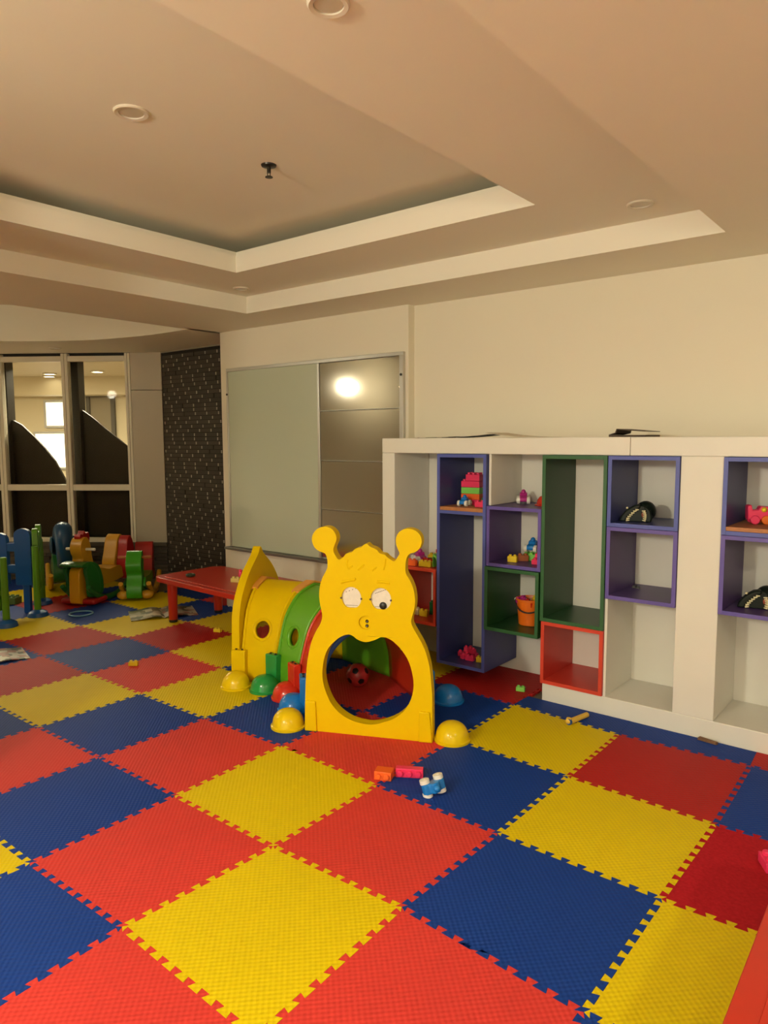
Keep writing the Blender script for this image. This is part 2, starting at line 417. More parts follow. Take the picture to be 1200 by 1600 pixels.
# hall outside
FARW = mat('hall_wall_paint', (.75, .66, .46), .6)
hall = struct('wall_hall')
DH = 5.4
wbox(MB(), -6, 7, FZ, 2.9, DH, DH + .1).build('hall_plaster', FARW, hall, smooth=False)
wbox(MB(), -6, 7, 2.285, 2.60, DH - .5, DH).build('hall_beam', FARW, hall, smooth=False)
wbox(MB(), -6, 7, 2.60, 2.80, .3, DH).build('hall_ceiling', FARW, hall, smooth=False)
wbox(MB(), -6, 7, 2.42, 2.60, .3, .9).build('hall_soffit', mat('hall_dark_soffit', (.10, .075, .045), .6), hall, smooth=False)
wbox(MB(), -6, -5.9, FZ, 2.7, .3, DH).build('hall_end', FARW, hall, smooth=False)
wbox(MB(), 6.9, 7, FZ, 2.7, .3, DH).build('hall_end', FARW, hall, smooth=False)
GLOWP = mat('backlit_panel', (1.0, .96, .80), .4, emit=3.2)
for (s0, za, s1, zb), lb in (((-2.379, 2.177, -1.95, 1.757), 'small square backlit panel on the hall wall beyond the window'), ((-2.602, 1.608, -1.90, .996), 'wide bright backlit panel on the hall wall below the square one')):
    t = thing('light_box', lb, 'light box', wp((s0 + s1) / 2, zb, DH - .02))
    wbox(MB(), s0, s1, zb, za, DH - .05, DH - .035).build('glowing_face', GLOWP, t, world=True, smooth=False)
    m = MB()
    for a in ((s0 - .04, s0, zb - .04, za + .04), (s1, s1 + .04, zb - .04, za + .04), (s0, s1, za, za + .04), (s0, s1, zb - .04, zb)): wbox(m, *a, DH - .06, DH)
    m.build('rim', ALU, t, world=True, smooth=False)
# doorway in the hall seen through the right bay
s0, s1, za = -1.559, -1.170, 2.27
t = thing('hall_doorway', 'grey framed doorway in the hall wall seen through the window next to the cladding', 'doorway', wp((s0 + s1) / 2, FZ, DH - .02))
wbox(MB(), s0, s1, FZ, za, DH - .03, DH - .01).build('door_leaf', mat('door_grey', (.30, .25, .16), .5), t, world=True, smooth=False)
for a in ((s0 - .07, s0, FZ, za + .07), (s1, s1 + .07, FZ, za + .07), (s0, s1, za, za + .07)): wbox(MB(), *a, DH - .06, DH).build('door_frame', mat('frame_dark', (.10, .085, .06), .5), t, world=True, smooth=False)
for sx, d2 in ((-1.70, 4.25), (-1.95, 4.70), (-.75, 3.95)):
    t = thing('hall_downlight', 'lit round downlight in the hall ceiling beyond the windows', 'downlight', wp(sx, 2.60, d2), 0, 'hall ceiling downlights')
    MB().lathe([(0, -.02), (.07, -.018), (.09, 0)], n=20).build('lamp_face', mat('hall_lamp', LIGHT, .4, emit=14), t)
    MB().lathe([(.088, -.022), (.11, -.02), (.11, 0)], n=20).build('trim_ring', TRIMW, t)
t = thing('hall_fill_panel', 'long added fill light panel under the hall ceiling outside the windows', 'lamp', wp(-1.2, 2.60, 1.25))  # unseen fill panel added to brighten the hall
wbox(MB(), -3.4, 1.0, 2.572, 2.578, .97, 1.55).build('diffuser', mat('hall_fill_glow', LIGHT, .4, emit=70), t, world=True, smooth=False)
m = MB()
for a in ((-3.45, -3.4, .92, 1.60), (1.0, 1.05, .92, 1.60), (-3.4, 1.0, .92, .97), (-3.4, 1.0, 1.55, 1.60)): wbox(m, a[0], a[1], 2.568, 2.60, a[2], a[3])
m.build('housing', ALU, t, world=True, smooth=False)

# ================================================================== FOAM PUZZLE MAT
MEAS = {(0, 0): (-.001, .007), (1, 0): (.577, .027), (0, -1): (-.035, -.581), (-1, -1): (-.595, -.598), (-1, 0): (-.606, .008), (-2, 0): (-1.199, .006),
        (-3, 0): (-1.781, -.001), (-1, 1): (-.62, .628), (-2, 1): (-1.2, .613), (-3, 1): (-1.801, .611), (0, 1): (-.002, .602), (1, 1): (.597, .593),
        (2, 1): (1.207, .582), (2, 0): (1.203, -.014), (1, 2): (.606, 1.19), (2, 2): (1.22, 1.17), (1, 3): (.609, 1.776), (2, 3): (1.209, 1.803),
        (-4, 1): (-2.402, .612), (-5, 1): (-2.999, .614), (-4, 2): (-2.398, 1.22), (-5, 2): (-2.96, 1.235), (-6, 2): (-3.572, 1.192), (-3, 2): (-1.815, 1.215),
        (0, 3): (-.003, 1.815), (-1, 3): (-.60, 1.85)}
YEDGE = 1.978
def G(i, j):
    if (i, j) in MEAS: return Vector((*MEAS[(i, j)], 0))
    x, y = i * .6, j * .6 + (.01 if j > 0 else 0)
    if j == 4: y = 2.372
    if j == 5: y = 2.845
    return Vector((x, y, 0))
COLS = {}
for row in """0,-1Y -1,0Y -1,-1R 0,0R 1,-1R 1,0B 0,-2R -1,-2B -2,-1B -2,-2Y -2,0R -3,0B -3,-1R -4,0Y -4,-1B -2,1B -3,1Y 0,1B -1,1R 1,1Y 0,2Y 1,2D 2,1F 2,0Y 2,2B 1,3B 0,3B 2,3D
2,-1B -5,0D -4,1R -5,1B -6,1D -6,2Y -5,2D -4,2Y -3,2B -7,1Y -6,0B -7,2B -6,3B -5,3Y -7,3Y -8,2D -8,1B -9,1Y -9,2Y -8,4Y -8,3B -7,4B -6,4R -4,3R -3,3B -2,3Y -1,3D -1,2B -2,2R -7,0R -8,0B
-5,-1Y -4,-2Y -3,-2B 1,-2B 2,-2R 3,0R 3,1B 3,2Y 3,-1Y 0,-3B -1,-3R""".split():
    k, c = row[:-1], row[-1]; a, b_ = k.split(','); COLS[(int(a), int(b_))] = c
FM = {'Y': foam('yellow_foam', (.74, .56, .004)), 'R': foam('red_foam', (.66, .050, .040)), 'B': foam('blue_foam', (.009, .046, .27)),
      'D': foam('deep_or_shaded_red_foam', (.44, .018, .016)), 'F': foam('deep_red_fuzzy_foam', (.42, .014, .022), .35, True)}  # D also puts corner shade into the colour of far-left red tiles
CN = {'Y': 'yellow foam tile', 'R': 'red foam tile', 'B': 'blue foam tile', 'D': 'deep or shade-darkened red foam tile', 'F': 'deep red foam tile with a rough top'}
pm = thing('puzzle_mat', 'red, yellow and blue interlocking foam puzzle mat covering the floor', 'mat', (0, 0, FZ))
NT = 10
def edge_pts(a, b, straight):
    """shared jigsaw edge from corner a to corner b"""
    d = b - a; L_ = d.length; n = Vector((-d.y, d.x, 0)).normalized(); out = [a]
    if straight or L_ < .3: return out
    nt = NT; A = .011
    for k in range(nt):
        t0 = (k + .5) / (nt + 0.0) ; h = .25 / nt
        sgn = 1 if k % 2 == 0 else -1
        w_in, w_out = h * .62, h * 1.12
        # one dovetail tab to each side in turn gives the interlock
        for tt, dd in ((t0 - w_in - h * .0, -A), ):
            pass
        c0 = t0
        out += [a + d * (c0 - w_in) + n * (-A), a + d * (c0 - w_out) + n * A, a + d * (c0 + w_out) + n * A, a + d * (c0 + w_in) + n * (-A)]
    return out
EDGE = {}
def tile_ok(i, j):
    cs = [G(i, j), G(i + 1, j), G(i + 1, j + 1), G(i, j + 1)]
    c = sum(cs, Vector()) / 4
    if any((q - WA).dot(WN) > -.02 for q in cs): return False
    if j == 4 and not (i in (-8, -7, -6)): return False
    if i <= -2 and j <= -3: return False
    return True
tiles = [(i, j) for i in range(-10, 4) for j in range(-6, 5) if tile_ok(i, j)]
tset = set(tiles)
for (i, j) in tiles:
    cut = j == 3 and i >= 0
    c = [G(i, j), G(i + 1, j), G(i + 1, j + 1), G(i, j + 1)]
    if cut: c[2] = Vector((c[2].x, YEDGE, 0)); c[3] = Vector((c[3].x, YEDGE, 0))
    if i == -6 and j == 4: c[1].x = c[2].x = -3.22
    pts = []
    for k, (ni, nj) in enumerate(((i, j - 1), (i + 1, j), (i, j + 1), (i - 1, j))):
        a, b_ = c[k], c[(k + 1) % 4]
        st = (ni, nj) not in tset or (cut and k != 0)
        if k in (0, 1): pts += edge_pts(a, b_, st)
        else:
            e = edge_pts(b_, a, st); e = e[1:]; pts += [a] + e[::-1]
    cc = sum(c, Vector()) / 4
    # hair-line joint: pull the outline in a touch
    m_ = len(pts); shr = []
    for q in range(m_):
        p0, p1, p2 = pts[q - 1], pts[q], pts[(q + 1) % m_]
        e1 = (p1 - p0).normalized(); e2 = (p2 - p1).normalized()
        nn = Vector((-(e1.y + e2.y), e1.x + e2.x, 0))
        shr.append(p1 + (nn.normalized() * .0006 if nn.length > .2 else Vector()))
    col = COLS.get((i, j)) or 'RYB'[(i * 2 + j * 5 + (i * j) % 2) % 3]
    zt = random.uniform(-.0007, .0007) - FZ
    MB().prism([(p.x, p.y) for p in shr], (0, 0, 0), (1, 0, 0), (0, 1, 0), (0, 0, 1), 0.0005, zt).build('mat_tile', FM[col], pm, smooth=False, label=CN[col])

# ================================================================== WHITE SHELF WITH COLOURED BOXES
SY, SB = 1.985, 2.372
XE = 1.60
sh = thing('shelving_unit', 'long white shelving unit with coloured open boxes along the cream wall', 'shelf', (.25, 2.2, FZ))
H0, H1 = 1.393, 1.488
box_part('header', WHITE, sh, -1.083, .548, SY, YW - .002, H0, H1, .004)
box_part('header', WHITE, sh, .550, XE, SY, YW - .002, H0, H1, .004)
box_part('end_post', WHITE, sh, -1.083, -.982, SY, SB, FZ + .0, H0, .004)
box_part('plinth', WHITE, sh, .083, XE, SY, SB, FZ, .097, .004)
box_part('pilaster', WHITE, sh, .803, 1.0, SY, SB, .097, H0, .003)
box_part('pilaster', WHITE, sh, 1.372, XE, SY, SB, .097, H0, .003)
box_part('back_panel', WHITE, sh, -.982, XE, SB, SB + .018, FZ, H0, .001)
box_part('partition', WHITE, sh, -.286, -.270, SY + .012, SB, 1.092, H0, .001)
box_part('partition', WHITE, sh, .437, .452, SY + .006, SB, .097, .632, .001)
def cube_box(label, x0, x1, z0, z1, m, yf=SY, t=.020, shelf=None, yb=SB - .002):
    o = thing('box_shelf', label, 'box shelf', ((x0 + x1) / 2, (yf + yb) / 2, z0))
    b = .0015
    box_part('side_panel', m, o, x0, x0 + t, yf, yb, z0, z1, b); box_part('side_panel', m, o, x1 - t, x1, yf, yb, z0, z1, b)
    box_part('bottom_panel', m, o, x0 + t, x1 - t, yf, yb, z0, z0 + t, b); box_part('top_panel', m, o, x0 + t, x1 - t, yf, yb, z1 - t, z1, b)
    em = EDGE_M[m.name]; y0, y1 = yf - .0035, yf  # added strips: frontal light put into a lighter edge paint
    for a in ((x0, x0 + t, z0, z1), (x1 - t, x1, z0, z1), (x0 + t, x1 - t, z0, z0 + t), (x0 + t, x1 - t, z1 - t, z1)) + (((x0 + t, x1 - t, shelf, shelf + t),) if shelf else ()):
        box_part('lit_edge_strip', em, o, a[0], a[1], y0 + (.004 if len(a) > 4 else 0), y1, a[2], a[3], .0008)
    if shelf:
        s = box_part('shelf_board', m, o, x0 + t, x1 - t, yf + .004, yb, shelf, shelf + t, b)
        box_part('wood_plank', WOODE, o, x0 + t, x1 - t, yf - .001, yb, shelf + t, shelf + t + .022, b, label='bare worn wood plank')
    return o
cube_box('tall blue box with one inner shelf beside the white end post bay', -.637, -.290, .080, 1.391, BX_BLUE, SY - .012, shelf=1.028)
cube_box('red open box low in the bay next to the white end post', -.978, -.660, .300, .665, BX_RED, SY + .01)
cube_box('purple open box with small toys above the small green box', -.288, .064, .735, 1.090, BX_PURP, SY - .006)
cube_box('small green open box holding the orange bucket', -.2885, .062, .352, .733, BX_GRN, SY - .022)
cube_box('tall empty green box reaching from the header to the red box', .068, .437, .458, 1.391, BX_GRN, SY - .010)
cube_box('red open box standing on the white plinth under the tall green box', .074, .436, .098, .456, BX_RED, SY - .006)
cube_box('blue open box holding the black toothed toy head', .440, .801, 1.022, 1.391, BX_BLUE, SY - .006)
cube_box('purple open box under the blue box beside the white pilaster', .440, .801, .636, 1.020, BX_PURP, SY - .004)
cube_box('blue open box with worn wood lip holding a pink toy', 1.001, 1.371, 1.022, 1.391, BX_BLUE, SY - .006, shelf=None)
cube_box('purple open box under the blue box with worn wood lip', 1.001, 1.371, .636, 1.020, BX_PURP, SY - .004)
o3 = [o for o in bpy.data.objects if o.get('label', '').startswith('blue open box with worn')][0]
box_part('wood_plank', WOODE, o3, 1.021, 1.351, SY - .007, SB - .002, 1.0425, 1.062, .0015, label='bare worn wood plank')

# ------------------------------------------------------------------ whiteboard and steel panels on the pier
PF = 2.379
wbt = thing('whiteboard', 'green-tinted glass whiteboard with aluminium frame on the cream pier', 'whiteboard', (-2.55, PF, .55))
box_part('board', BOARD, wbt, -3.085, -2.022, PF - .022, PF, .555, 2.062, .001)
for nm, a in (('top_rail', (-3.105, -1.19, PF - .028, PF, 2.062, 2.088)), ('left_stile', (-3.105, -3.085, PF - .028, PF, .555, 2.062)), ('middle_stile', (-2.022, -1.998, PF - .028, PF, .555, 2.062)),
              ('right_stile', (-1.225, -1.19, PF - .028, PF, .40, 2.062))):
    box_part(nm, ALU, wbt, *a, .002)
tray = box_part('pen_tray', mat('dark_aluminium', (.20, .19, .17), .4, .6), wbt, -3.13, -1.60, PF - .075, PF, .530, .552, .004)
for x, z in ((-3.095, 1.87), (-1.207, 1.93)): MB().cyl((x, PF - .034, z), (x, PF - .027, z), .009, n=12).build('screw_cap', BLKP, wbt, world=True)
pz = [.18, .563, .943, 1.319, 1.697, 2.060]
for k in range(4, 0, -1):
    o = thing('steel_panel', ['', 'dark steel sheet partly hidden behind the yellow antenna, lowest of four', 'dark steel sheet second from the bottom of the stack of four', 'dark steel sheet second from the top of the stack of four', 'shiny steel sheet with the lamp reflection, topmost of four'][k], 'panel', (-1.61, PF - .01, pz[k]))
    MB().box(-1.996, -1.227, PF - .019 - .001 * k, PF - .002, pz[k] + .002, pz[k + 1] - .002).build('sheet', METAL, o, world=True, bevel=.0015)
    MB().box(-1.996, -1.227, PF - .022 - .001 * k, PF - .019 - .001 * k, pz[k] + .002, pz[k] + .005).build('folded_edge', ALU, o, world=True)

# ================================================================== CATERPILLAR TUNNEL
CM = Vector((-.3595, .972, 0)); E0 = Vector((.90875, .41733, 0)); N0 = Vector((.41733, -.90875, 0)); UP = Vector((0, 0, 1))
cat = thing('caterpillar_tunnel', 'yellow, green, red and blue plastic caterpillar crawl-through tunnel with smiling yellow head', 'play tunnel', CM)
OUT = [(-.336, .001), (-.335, .087), (-.332, .174), (-.328, .261), (-.322, .33), (-.316, .374), (-.309, .411), (-.294, .467), (-.269, .523), (-.246, .561), (-.236, .594), (-.238, .624), (-.247, .668), (-.25, .716), (-.243, .764), (-.23, .8), (-.208, .841), (-.204, .866), (-.206, .895), (-.217, .919), (-.241, .927), (-.269, .945), (-.284, .978), (-.281, 1.008), (-.258, 1.039), (-.221, 1.053), (-.188, 1.047), (-.163, 1.023), (-.156, .991), (-.168, .958), (-.173, .938), (-.165, .915), (-.144, .891), (-.12, .907), (-.107, .922), (-.08, .929), (-.068, .941), (-.053, .951), (-.032, .955), (-.02, .966), (-.002, .975), (.015, .961), (.033, .955), (.051, .945), (.065, .929), (.089, .924), (.104, .91), (.136, .893), (.151, .912), (.162, .932), (.155, .952), (.146, .977), (.145, 1.006), (.159, 1.035), (.185, 1.051), (.214, 1.054), (.246, 1.043), (.267, 1.018), (.271, .987), (.26, .958), (.237, .94), (.214, .933), (.2, .916), (.193, .887), (.193, .841), (.215, .802), (.231, .763), (.239, .717), (.237, .671), (.226, .63), (.22, .6), (.229, .572), (.249, .538), (.272, .499), (.29, .459), (.302, .419), (.312, .375), (.32, .3), (.325, .218), (.326, .1), (.327, .001)]
MOUTH = [(-.204, .44), (-.154, .491), (-.111, .514), (-.08, .512), (-.05, .492), (-.008, .483), (.04, .498), (.07, .513), (.112, .506), (.159, .47), (.2, .415), (.223, .352), (.232, .281), (.218, .209), (.182, .146), (.122, .099), (.038, .067), (-.023, .063), (-.096, .078), (-.158, .115), (-.201, .166), (-.231, .243), (-.238, .304), (-.229, .377)]
def H(a, b, t=0): return CM + E0 * a + UP * b + N0 * t
def eye_outline(cx, cz, w_, h_, flat):
    return [(cx + w_ * math.cos(R(a)), max(cz + h_ * math.sin(R(a)), flat)) for a in range(0, 360, 12)]
def circ(cx, cz, r, n=28): return [(cx + r * math.cos(2 * math.pi * k / n), cz + r * math.sin(2 * math.pi * k / n)) for k in range(n)]
eL = eye_outline(-.082, .702, .051, .055, .652); eR = eye_outline(.068, .703, .052, .056, .652); nose = circ(-.011, .581, .034)
outl = [tuple(p) for p in crom([Vector((*p, 0)) for p in OUT], 3, False)]; outl = [(p[0], p[1]) for p in outl]
mo = [(p.x, p.y) for p in crom([Vector((*p, 0)) for p in MOUTH], 3)]
def uniq(l):
    out = []
    for p in l:
        if not out or (abs(p[0] - out[-1][0]) + abs(p[1] - out[-1][1])) > 1e-4: out.append(p)
    if abs(out[0][0] - out[-1][0]) + abs(out[0][1] - out[-1][1]) < 1e-4: out.pop()
    return out
eL, eR, mo, outl = uniq(eL), uniq(eR), uniq(mo), uniq(outl)
hp = MB().prism(outl, CM, E0, UP, N0, -.030, 0, [mo, eL, eR, nose]).prism(outl, CM, E0, UP, N0, -.062, -.0305, [mo])
hp.build('head_plate', YEL, cat, world=True, bevel=.005, seg=3, smooth=True, ang=30)
MB().prism(nose, CM, E0, UP, N0, -.030, -.012).build('nose', YEL, cat, world=True, bevel=.003)
for z in (.586, .563): MB().lathe([(0, .004), (.004, .005), (.0085, .001), (.0085, -.002)], n=14).xf(Matrix.Translation(H(-.005, z, -.010)) @ N0.to_track_quat('Z', 'Y').to_matrix().to_4x4()).build('nose_screw', mat('dark_chrome', (.15, .14, .12), .2, 1), cat, world=True)
for sg, eo, cx in ((0, eL, -.082), (1, eR, .068)):
    st = MB().prism(eo, CM, E0, UP, N0, -.0302, -.012).build('eye_sticker', mat('eye_sticker_white', (.80, .75, .66), .4, noise=(60, .12)), cat, world=True, label='white worn eye sticker')
    mk = MB()
    ink = mat('sticker_grey_ink', (.20, .17, .14), .5)
    for k in range(7): 
        if k % 2 == 0 or sg: mk.prism([(cx - .032 + k * .0082, .726 + k * .0032), (cx - .0265 + k * .0082, .728 + k * .0032), (cx - .0265 + k * .0082, .732 + k * .0032), (cx - .032 + k * .0082, .730 + k * .0032)], CM, E0, UP, N0, -.0122, -.0112)
    for k in range(9): mk.prism([(cx - .030 + k * .0068, .660), (cx - .0255 + k * .0068, .660), (cx - .0255 + k * .0068, .6635), (cx - .030 + k * .0068, .6635)], CM, E0, UP, N0, -.0122, -.0112)
    mk.build('sticker_print', ink, st, world=True, smooth=False)
    for dx in (-.052, .052): MB().cyl(H(cx + dx, .700, -.004), H(cx + dx, .700, .004), .005, n=10).build('eye_pin', MATS['dark_chrome'], cat, world=True)
MB().lathe([(0, .010), (.012, .0095), (.018, .005), (.0185, 0)], n=24).xf(Matrix.Translation(H(.077, .669, -.012)) @ N0.to_track_quat('Z', 'Y').to_matrix().to_4x4()).build('pupil', BLKP, cat, world=True, label='black button pupil')
for pts in ([(-.134, .778), (-.115, .784), (-.090, .789), (-.066, .794), (-.060, .803)], [(.050, .789), (.065, .790), (.085, .789), (.113, .783)]):
    MB().tube([H(a, b, .001) for a, b in pts], .0065, 8).build('eyebrow', YEL, cat, world=True)
for pts in ([(-.097, .846), (-.075, .862)], [(-.046, .842), (-.015, .871)], [(.026, .842), (.047, .861)], [(.083, .847), (.091, .875), (.093, .903)], [(-.098, .850), (-.104, .872), (-.098, .892)]):
    MB().tube([H(a, b, .0) for a, b in pts], .0042, 6).build('hair_crease', YEL, cat, world=True)
# corner posts of the head plate
for sg, x0, x1, zt in ((-1, -.334, -.269, .160), (1, .258, .327, .156)):
    MB().prism([(x0, .001), (x1, .001), (x1 - (.006 if sg < 0 else .014), zt), (x0 + (.004 if sg < 0 else .004), zt)], CM, E0, UP, N0, -.066, .012).build('head_post', YEL, cat, world=True, bevel=.006, seg=3)
# joints of the bent tunnel: left foot point, direction to the right foot
J = [(Vector((-.655, .870, 0)), 26.5), (Vector((-.84, 1.035, 0)), 47), (Vector((-1.045, 1.16, 0)), 70), (Vector((-1.285, 1.21, 0)), 92), (Vector((-1.525, 1.14, 0)), 114)]
AW = .65
PROF = crom([(-.325, .003, 0), (-.32, .08, 0), (-.315, .16, 0), (-.287, .27, 0), (-.252, .38, 0), (-.205, .455, 0), (-.125, .525, 0), (0, .562, 0)], 4, False)
PROF = [(p.x, p.y) for p in PROF]; PROF = PROF + [(-a, b) for a, b in reversed(PROF[:-1])]
def plane_pt(k, a, z, sc=1.0):
    Lp, an = J[k]; e = Vector((math.cos(R(an)), math.sin(R(an)), 0)); c = Lp + e * AW / 2
    return c + e * a * sc + UP * z * (sc if z > 0 else 1)
def arc_len():
    s = [0]
    for a, b in zip(PROF, PROF[1:]): s.append(s[-1] + math.hypot(b[0] - a[0], b[1] - a[1]))
    return s
SL = arc_len()
def prof_at(s):
    for k in range(len(SL) - 1):
        if s <= SL[k + 1] or k == len(SL) - 2:
            t_ = (s - SL[k]) / (SL[k + 1] - SL[k]); return tuple(PROF[k][q] + (PROF[k + 1][q] - PROF[k][q]) * t_ for q in (0, 1))
def arch(k, m, sc, hole_s, t0=0., t1=1., ridge=.008, hr=.052):
    """arch shell between joint k and k+1 with a round porthole on each side"""
    def P(s, t, off=0):
        a, z = prof_at(s)
        f = sc * (1 + off)
        return plane_pt(k, a, z, f).lerp(plane_pt(k + 1, a, z, f), t)
    mb = MB(); S = SL[-1]; nt_ = 8
    h0, h1 = hole_s - .085, hole_s + .085
    svals = sorted(set([S * q / 44 for q in range(45)]))
    band = lambda lo, hi: [lo] + [s for s in svals if lo + .006 < s < hi - .006] + [hi]
    def grid(lo, hi, ta, tb, n):
        ss = band(lo, hi); ts = [ta + (tb - ta) * q / n for q in range(n + 1)]; base = [P(s, t) for s in ss for t in ts]; fs = []
        for a in range(len(ss) - 1):
            for b in range(n): fs.append((a * (n + 1) + b, a * (n + 1) + b + 1, (a + 1) * (n + 1) + b + 1, (a + 1) * (n + 1) + b))
        mb.add(base, fs)
    segs = [(0, h0), (h1, S - h1), (S - h0, S)]
    for lo, hi in segs: grid(lo, hi, t0, t1, nt_)
    for hs in (hole_s, S - hole_s):
        mid = (P(hs, t1) - P(hs, t0)).length; tc_ = (t0 + t1) / 2; rt = min(.40 * (t1 - t0), hr / mid * (t1 - t0)); hh = .085
        lo, hi = hs - hh, hs + hh; ts = [t0 + (t1 - t0) * q / nt_ for q in range(nt_ + 1)]; ss = [lo + (hi - lo) * q / 6 for q in range(7)]
        loop = [(lo, t) for t in ts[:-1]] + [(q, t1) for q in ss[:-1]] + [(hi, t) for t in ts[:0:-1]] + [(q, t0) for q in ss[:0:-1]]
        n = len(loop); rings = 6; pts = []
        for ri in range(rings + 1):
            f = ri / rings
            for (s_, t_) in loop:
                an = math.atan2((s_ - hs) / hh, (t_ - tc_) / ((t1 - t0) / 2))
                ci = (hs + hr * math.sin(an), tc_ + rt * math.cos(an))
                pts.append(P(s_ + (ci[0] - s_) * f, t_ + (ci[1] - t_) * f))
        fs = [(ri * n + q, ri * n + (q + 1) % n, (ri + 1) * n + (q + 1) % n, (ri + 1) * n + q) for ri in range(rings) for q in range(n)]
        mb.add(pts, fs)
    return mb, P
def arch_seg(k, nm, m, sc, t0=0., t1=1.):
    hole_s = .315
    mb, P = arch(k, m, sc, hole_s, t0, t1)
    import bmesh
    bm = bmesh.new(); vs = [bm.verts.new(p - CM) for p in mb.v]
    for f in mb.f:
        try: bm.faces.new([vs[i] for i in f])
        except ValueError: pass
    bmesh.ops.remove_doubles(bm, verts=bm.verts, dist=.0008); bmesh.ops.recalc_face_normals(bm, faces=bm.faces)
    me = bpy.data.meshes.new(nm); bm.to_mesh(me); bm.free(); me.materials.append(m)
    me.polygons.foreach_set('use_smooth', [True] * len(me.polygons)); me.set_sharp_from_angle(angle=R(40))
    o = link(bpy.data.objects.new(nm, me), cat); o['label'] = nm.replace('_', ' ')
    # make sure the normals look outward so that the shell thickens inward
    c = sum((P(s, .5) for s in (0, SL[-1])), Vector()) / 2 - CM + Vector((0, 0, .2))
    if sum((q.center - c).dot(q.normal) for q in me.polygons) < 0: me.flip_normals()
    md = o.modifiers.new('solidify', 'SOLIDIFY'); md.thickness = .028; md.offset = -1
    for te in (t0 + .05, t1 - .05):
        pts = [P(.014 + (SL[-1] - .028) * q / 60, te, .004) for q in range(61)]
        MB().tube(pts, .010, 8).build('rim_ridge', m, o, world=False).location = (0, 0, 0)
        rd = o.children[-1]; 
        for v in rd.data.vertices: v.co -= CM
    for hs in (hole_s, SL[-1] - hole_s):
        mid = (P(hs, t1) - P(hs, t0)).length; rt = min(.40, .052 / mid); 
        ring_ = [P(hs + .066 * math.sin(a), (t0 + t1) / 2 + (t1 - t0) * min(.44, .066 / mid) * math.cos(a)) - CM for a in [2 * math.pi * q / 32 for q in range(32)]]
        MB().tube(ring_, .0055, 6, closed=True).build('porthole_rim', m, o)
    return o
arch_seg(0, 'blue_arch', BLUD, .985, .10, 1.0)
arch_seg(1, 'red_arch', REDP, 1.0)
arch_seg(2, 'green_arch', GRN, 1.012)
arch_seg(3, 'yellow_arch', YEL, 1.03)
# pointed tail plate at the last joint
k = 4; Lp, an = J[k]; e4 = Vector((math.cos(R(an)), math.sin(R(an)), 0)); c4 = Lp + e4 * AW / 2; n4 = Vector((e4.y, -e4.x, 0))
half = [(.338, .0), (.338, .2), (.332, .38), (.300, .49), (.235, .585), (.165, .655), (.095, .705), (.040, .745), (.016, .778), (.0, .79)]
hf = [(p.x, p.y) for p in crom([Vector((*p, 0)) for p in half], 3, False)]
tail = hf + [(-a, b) for a, b in reversed(hf[:-1])]
hole4 = [(a * .86, max(z * .92, .05)) for a, z in reversed(PROF)]
MB().prism(uniq(tail), c4, e4, UP, n4, -.055, -.005, [uniq(hole4)]).build('tail_plate', YEL, cat, world=True, bevel=.010, seg=3)
# side posts and dome feet, left then right of every joint
foot_l = {0: ((-.765, .810), YEL2), 1: ((-.905, .985), BLUP), 2: ((-1.075, 1.095), REDG), 3: ((-1.272, 1.100), GRN2), 4: ((-1.455, 1.035), YEL2)}
foot_r = {0: ((-.005, 1.195), YEL2), 1: ((-.318, 1.628), BLUP)}
PM = [YEL, BLUP, REDG, GRN2, YEL]
def dome(x, y, m):
    r = .086
    pf = [(r + .004, .001), (r + .005, .012), (r - .002, .016)] + [((r - .004) * math.cos(R(a)) ** .8, .018 + .078 * math.sin(R(a))) for a in range(8, 90, 8)] + [(0, .096)]
    return MB().lathe(pf, (x, y, 0), 28).build('foot', m, cat, world=True)
for k in range(5):
    Lp, an = J[k]; e = Vector((math.cos(R(an)), math.sin(R(an)), 0)); nn = Vector((e.y, -e.x, 0)); Rp = Lp + e * AW
    (fx, fy), m = foot_l[k]; dome(fx, fy, m)
    if k in foot_r: (fx, fy), m = foot_r[k]
    else: fx, fy = (Rp + e * .085).xy; 
    dome(fx, fy, m)
    if k == 0: continue
    for base, sg in ((Lp, -1), (Rp, 1)):
        hh = .20
        q = base + e * sg * .026
        MB().prism([(-.022, .001), (.022, .001), (.022, hh), (-.022, hh)], q, e, UP, nn, -.045, .045).build('side_post', PM[k], cat, world=True, bevel=.006)
        for dn in (-.02, .02): MB().cyl(q + nn * dn + UP * (hh - .004), q + nn * dn + UP * (hh + .006), .007, n=10).build('post_pin', BLKP, cat, world=True)
# flat joining plates on the crown between arches
for k, t_, m in ((3, .98, YEL), (3, .04, YEL)):
    pts = []
    mb = MB(); cols = 8; S = SL[-1]
    def PP(s, t, off):
        a, z = prof_at(s); f = 1.035 + off
        return plane_pt(k, a, z, f).lerp(plane_pt(k + 1, a, z, f), t)
    c0, c1 = S * .40, S * .60
    vs = []; fs = []
    for off in (.0, .022):
        for q in range(cols + 1):
            for tt in (t_ - .09, t_ + .07): vs.append(PP(c0 + (c1 - c0) * q / cols, tt, off))
    n2 = 2 * (cols + 1)
    for q in range(cols):
        a = 2 * q; fs += [(n2 + a, n2 + a + 1, n2 + a + 3, n2 + a + 2), (a, a + 2, a + 3, a + 1), (a, a + 1, n2 + a + 1, n2 + a) if q == 0 else (a, a + 2, n2 + a + 2, n2 + a), (a + 1, n2 + a + 1, n2 + a + 3, a + 3), (a, n2 + a, n2 + a + 2, a + 2)]
    fs += [(0, 1, n2 + 1, n2), (n2 - 2, n2 * 2 - 2, n2 * 2 - 1, n2 - 1)]
    mb.add(vs, fs).build('joining_plate', mat('pale_orange_plate', (.80, .36, .06), .35), cat, world=True, smooth=False, label='pale orange joining plate')

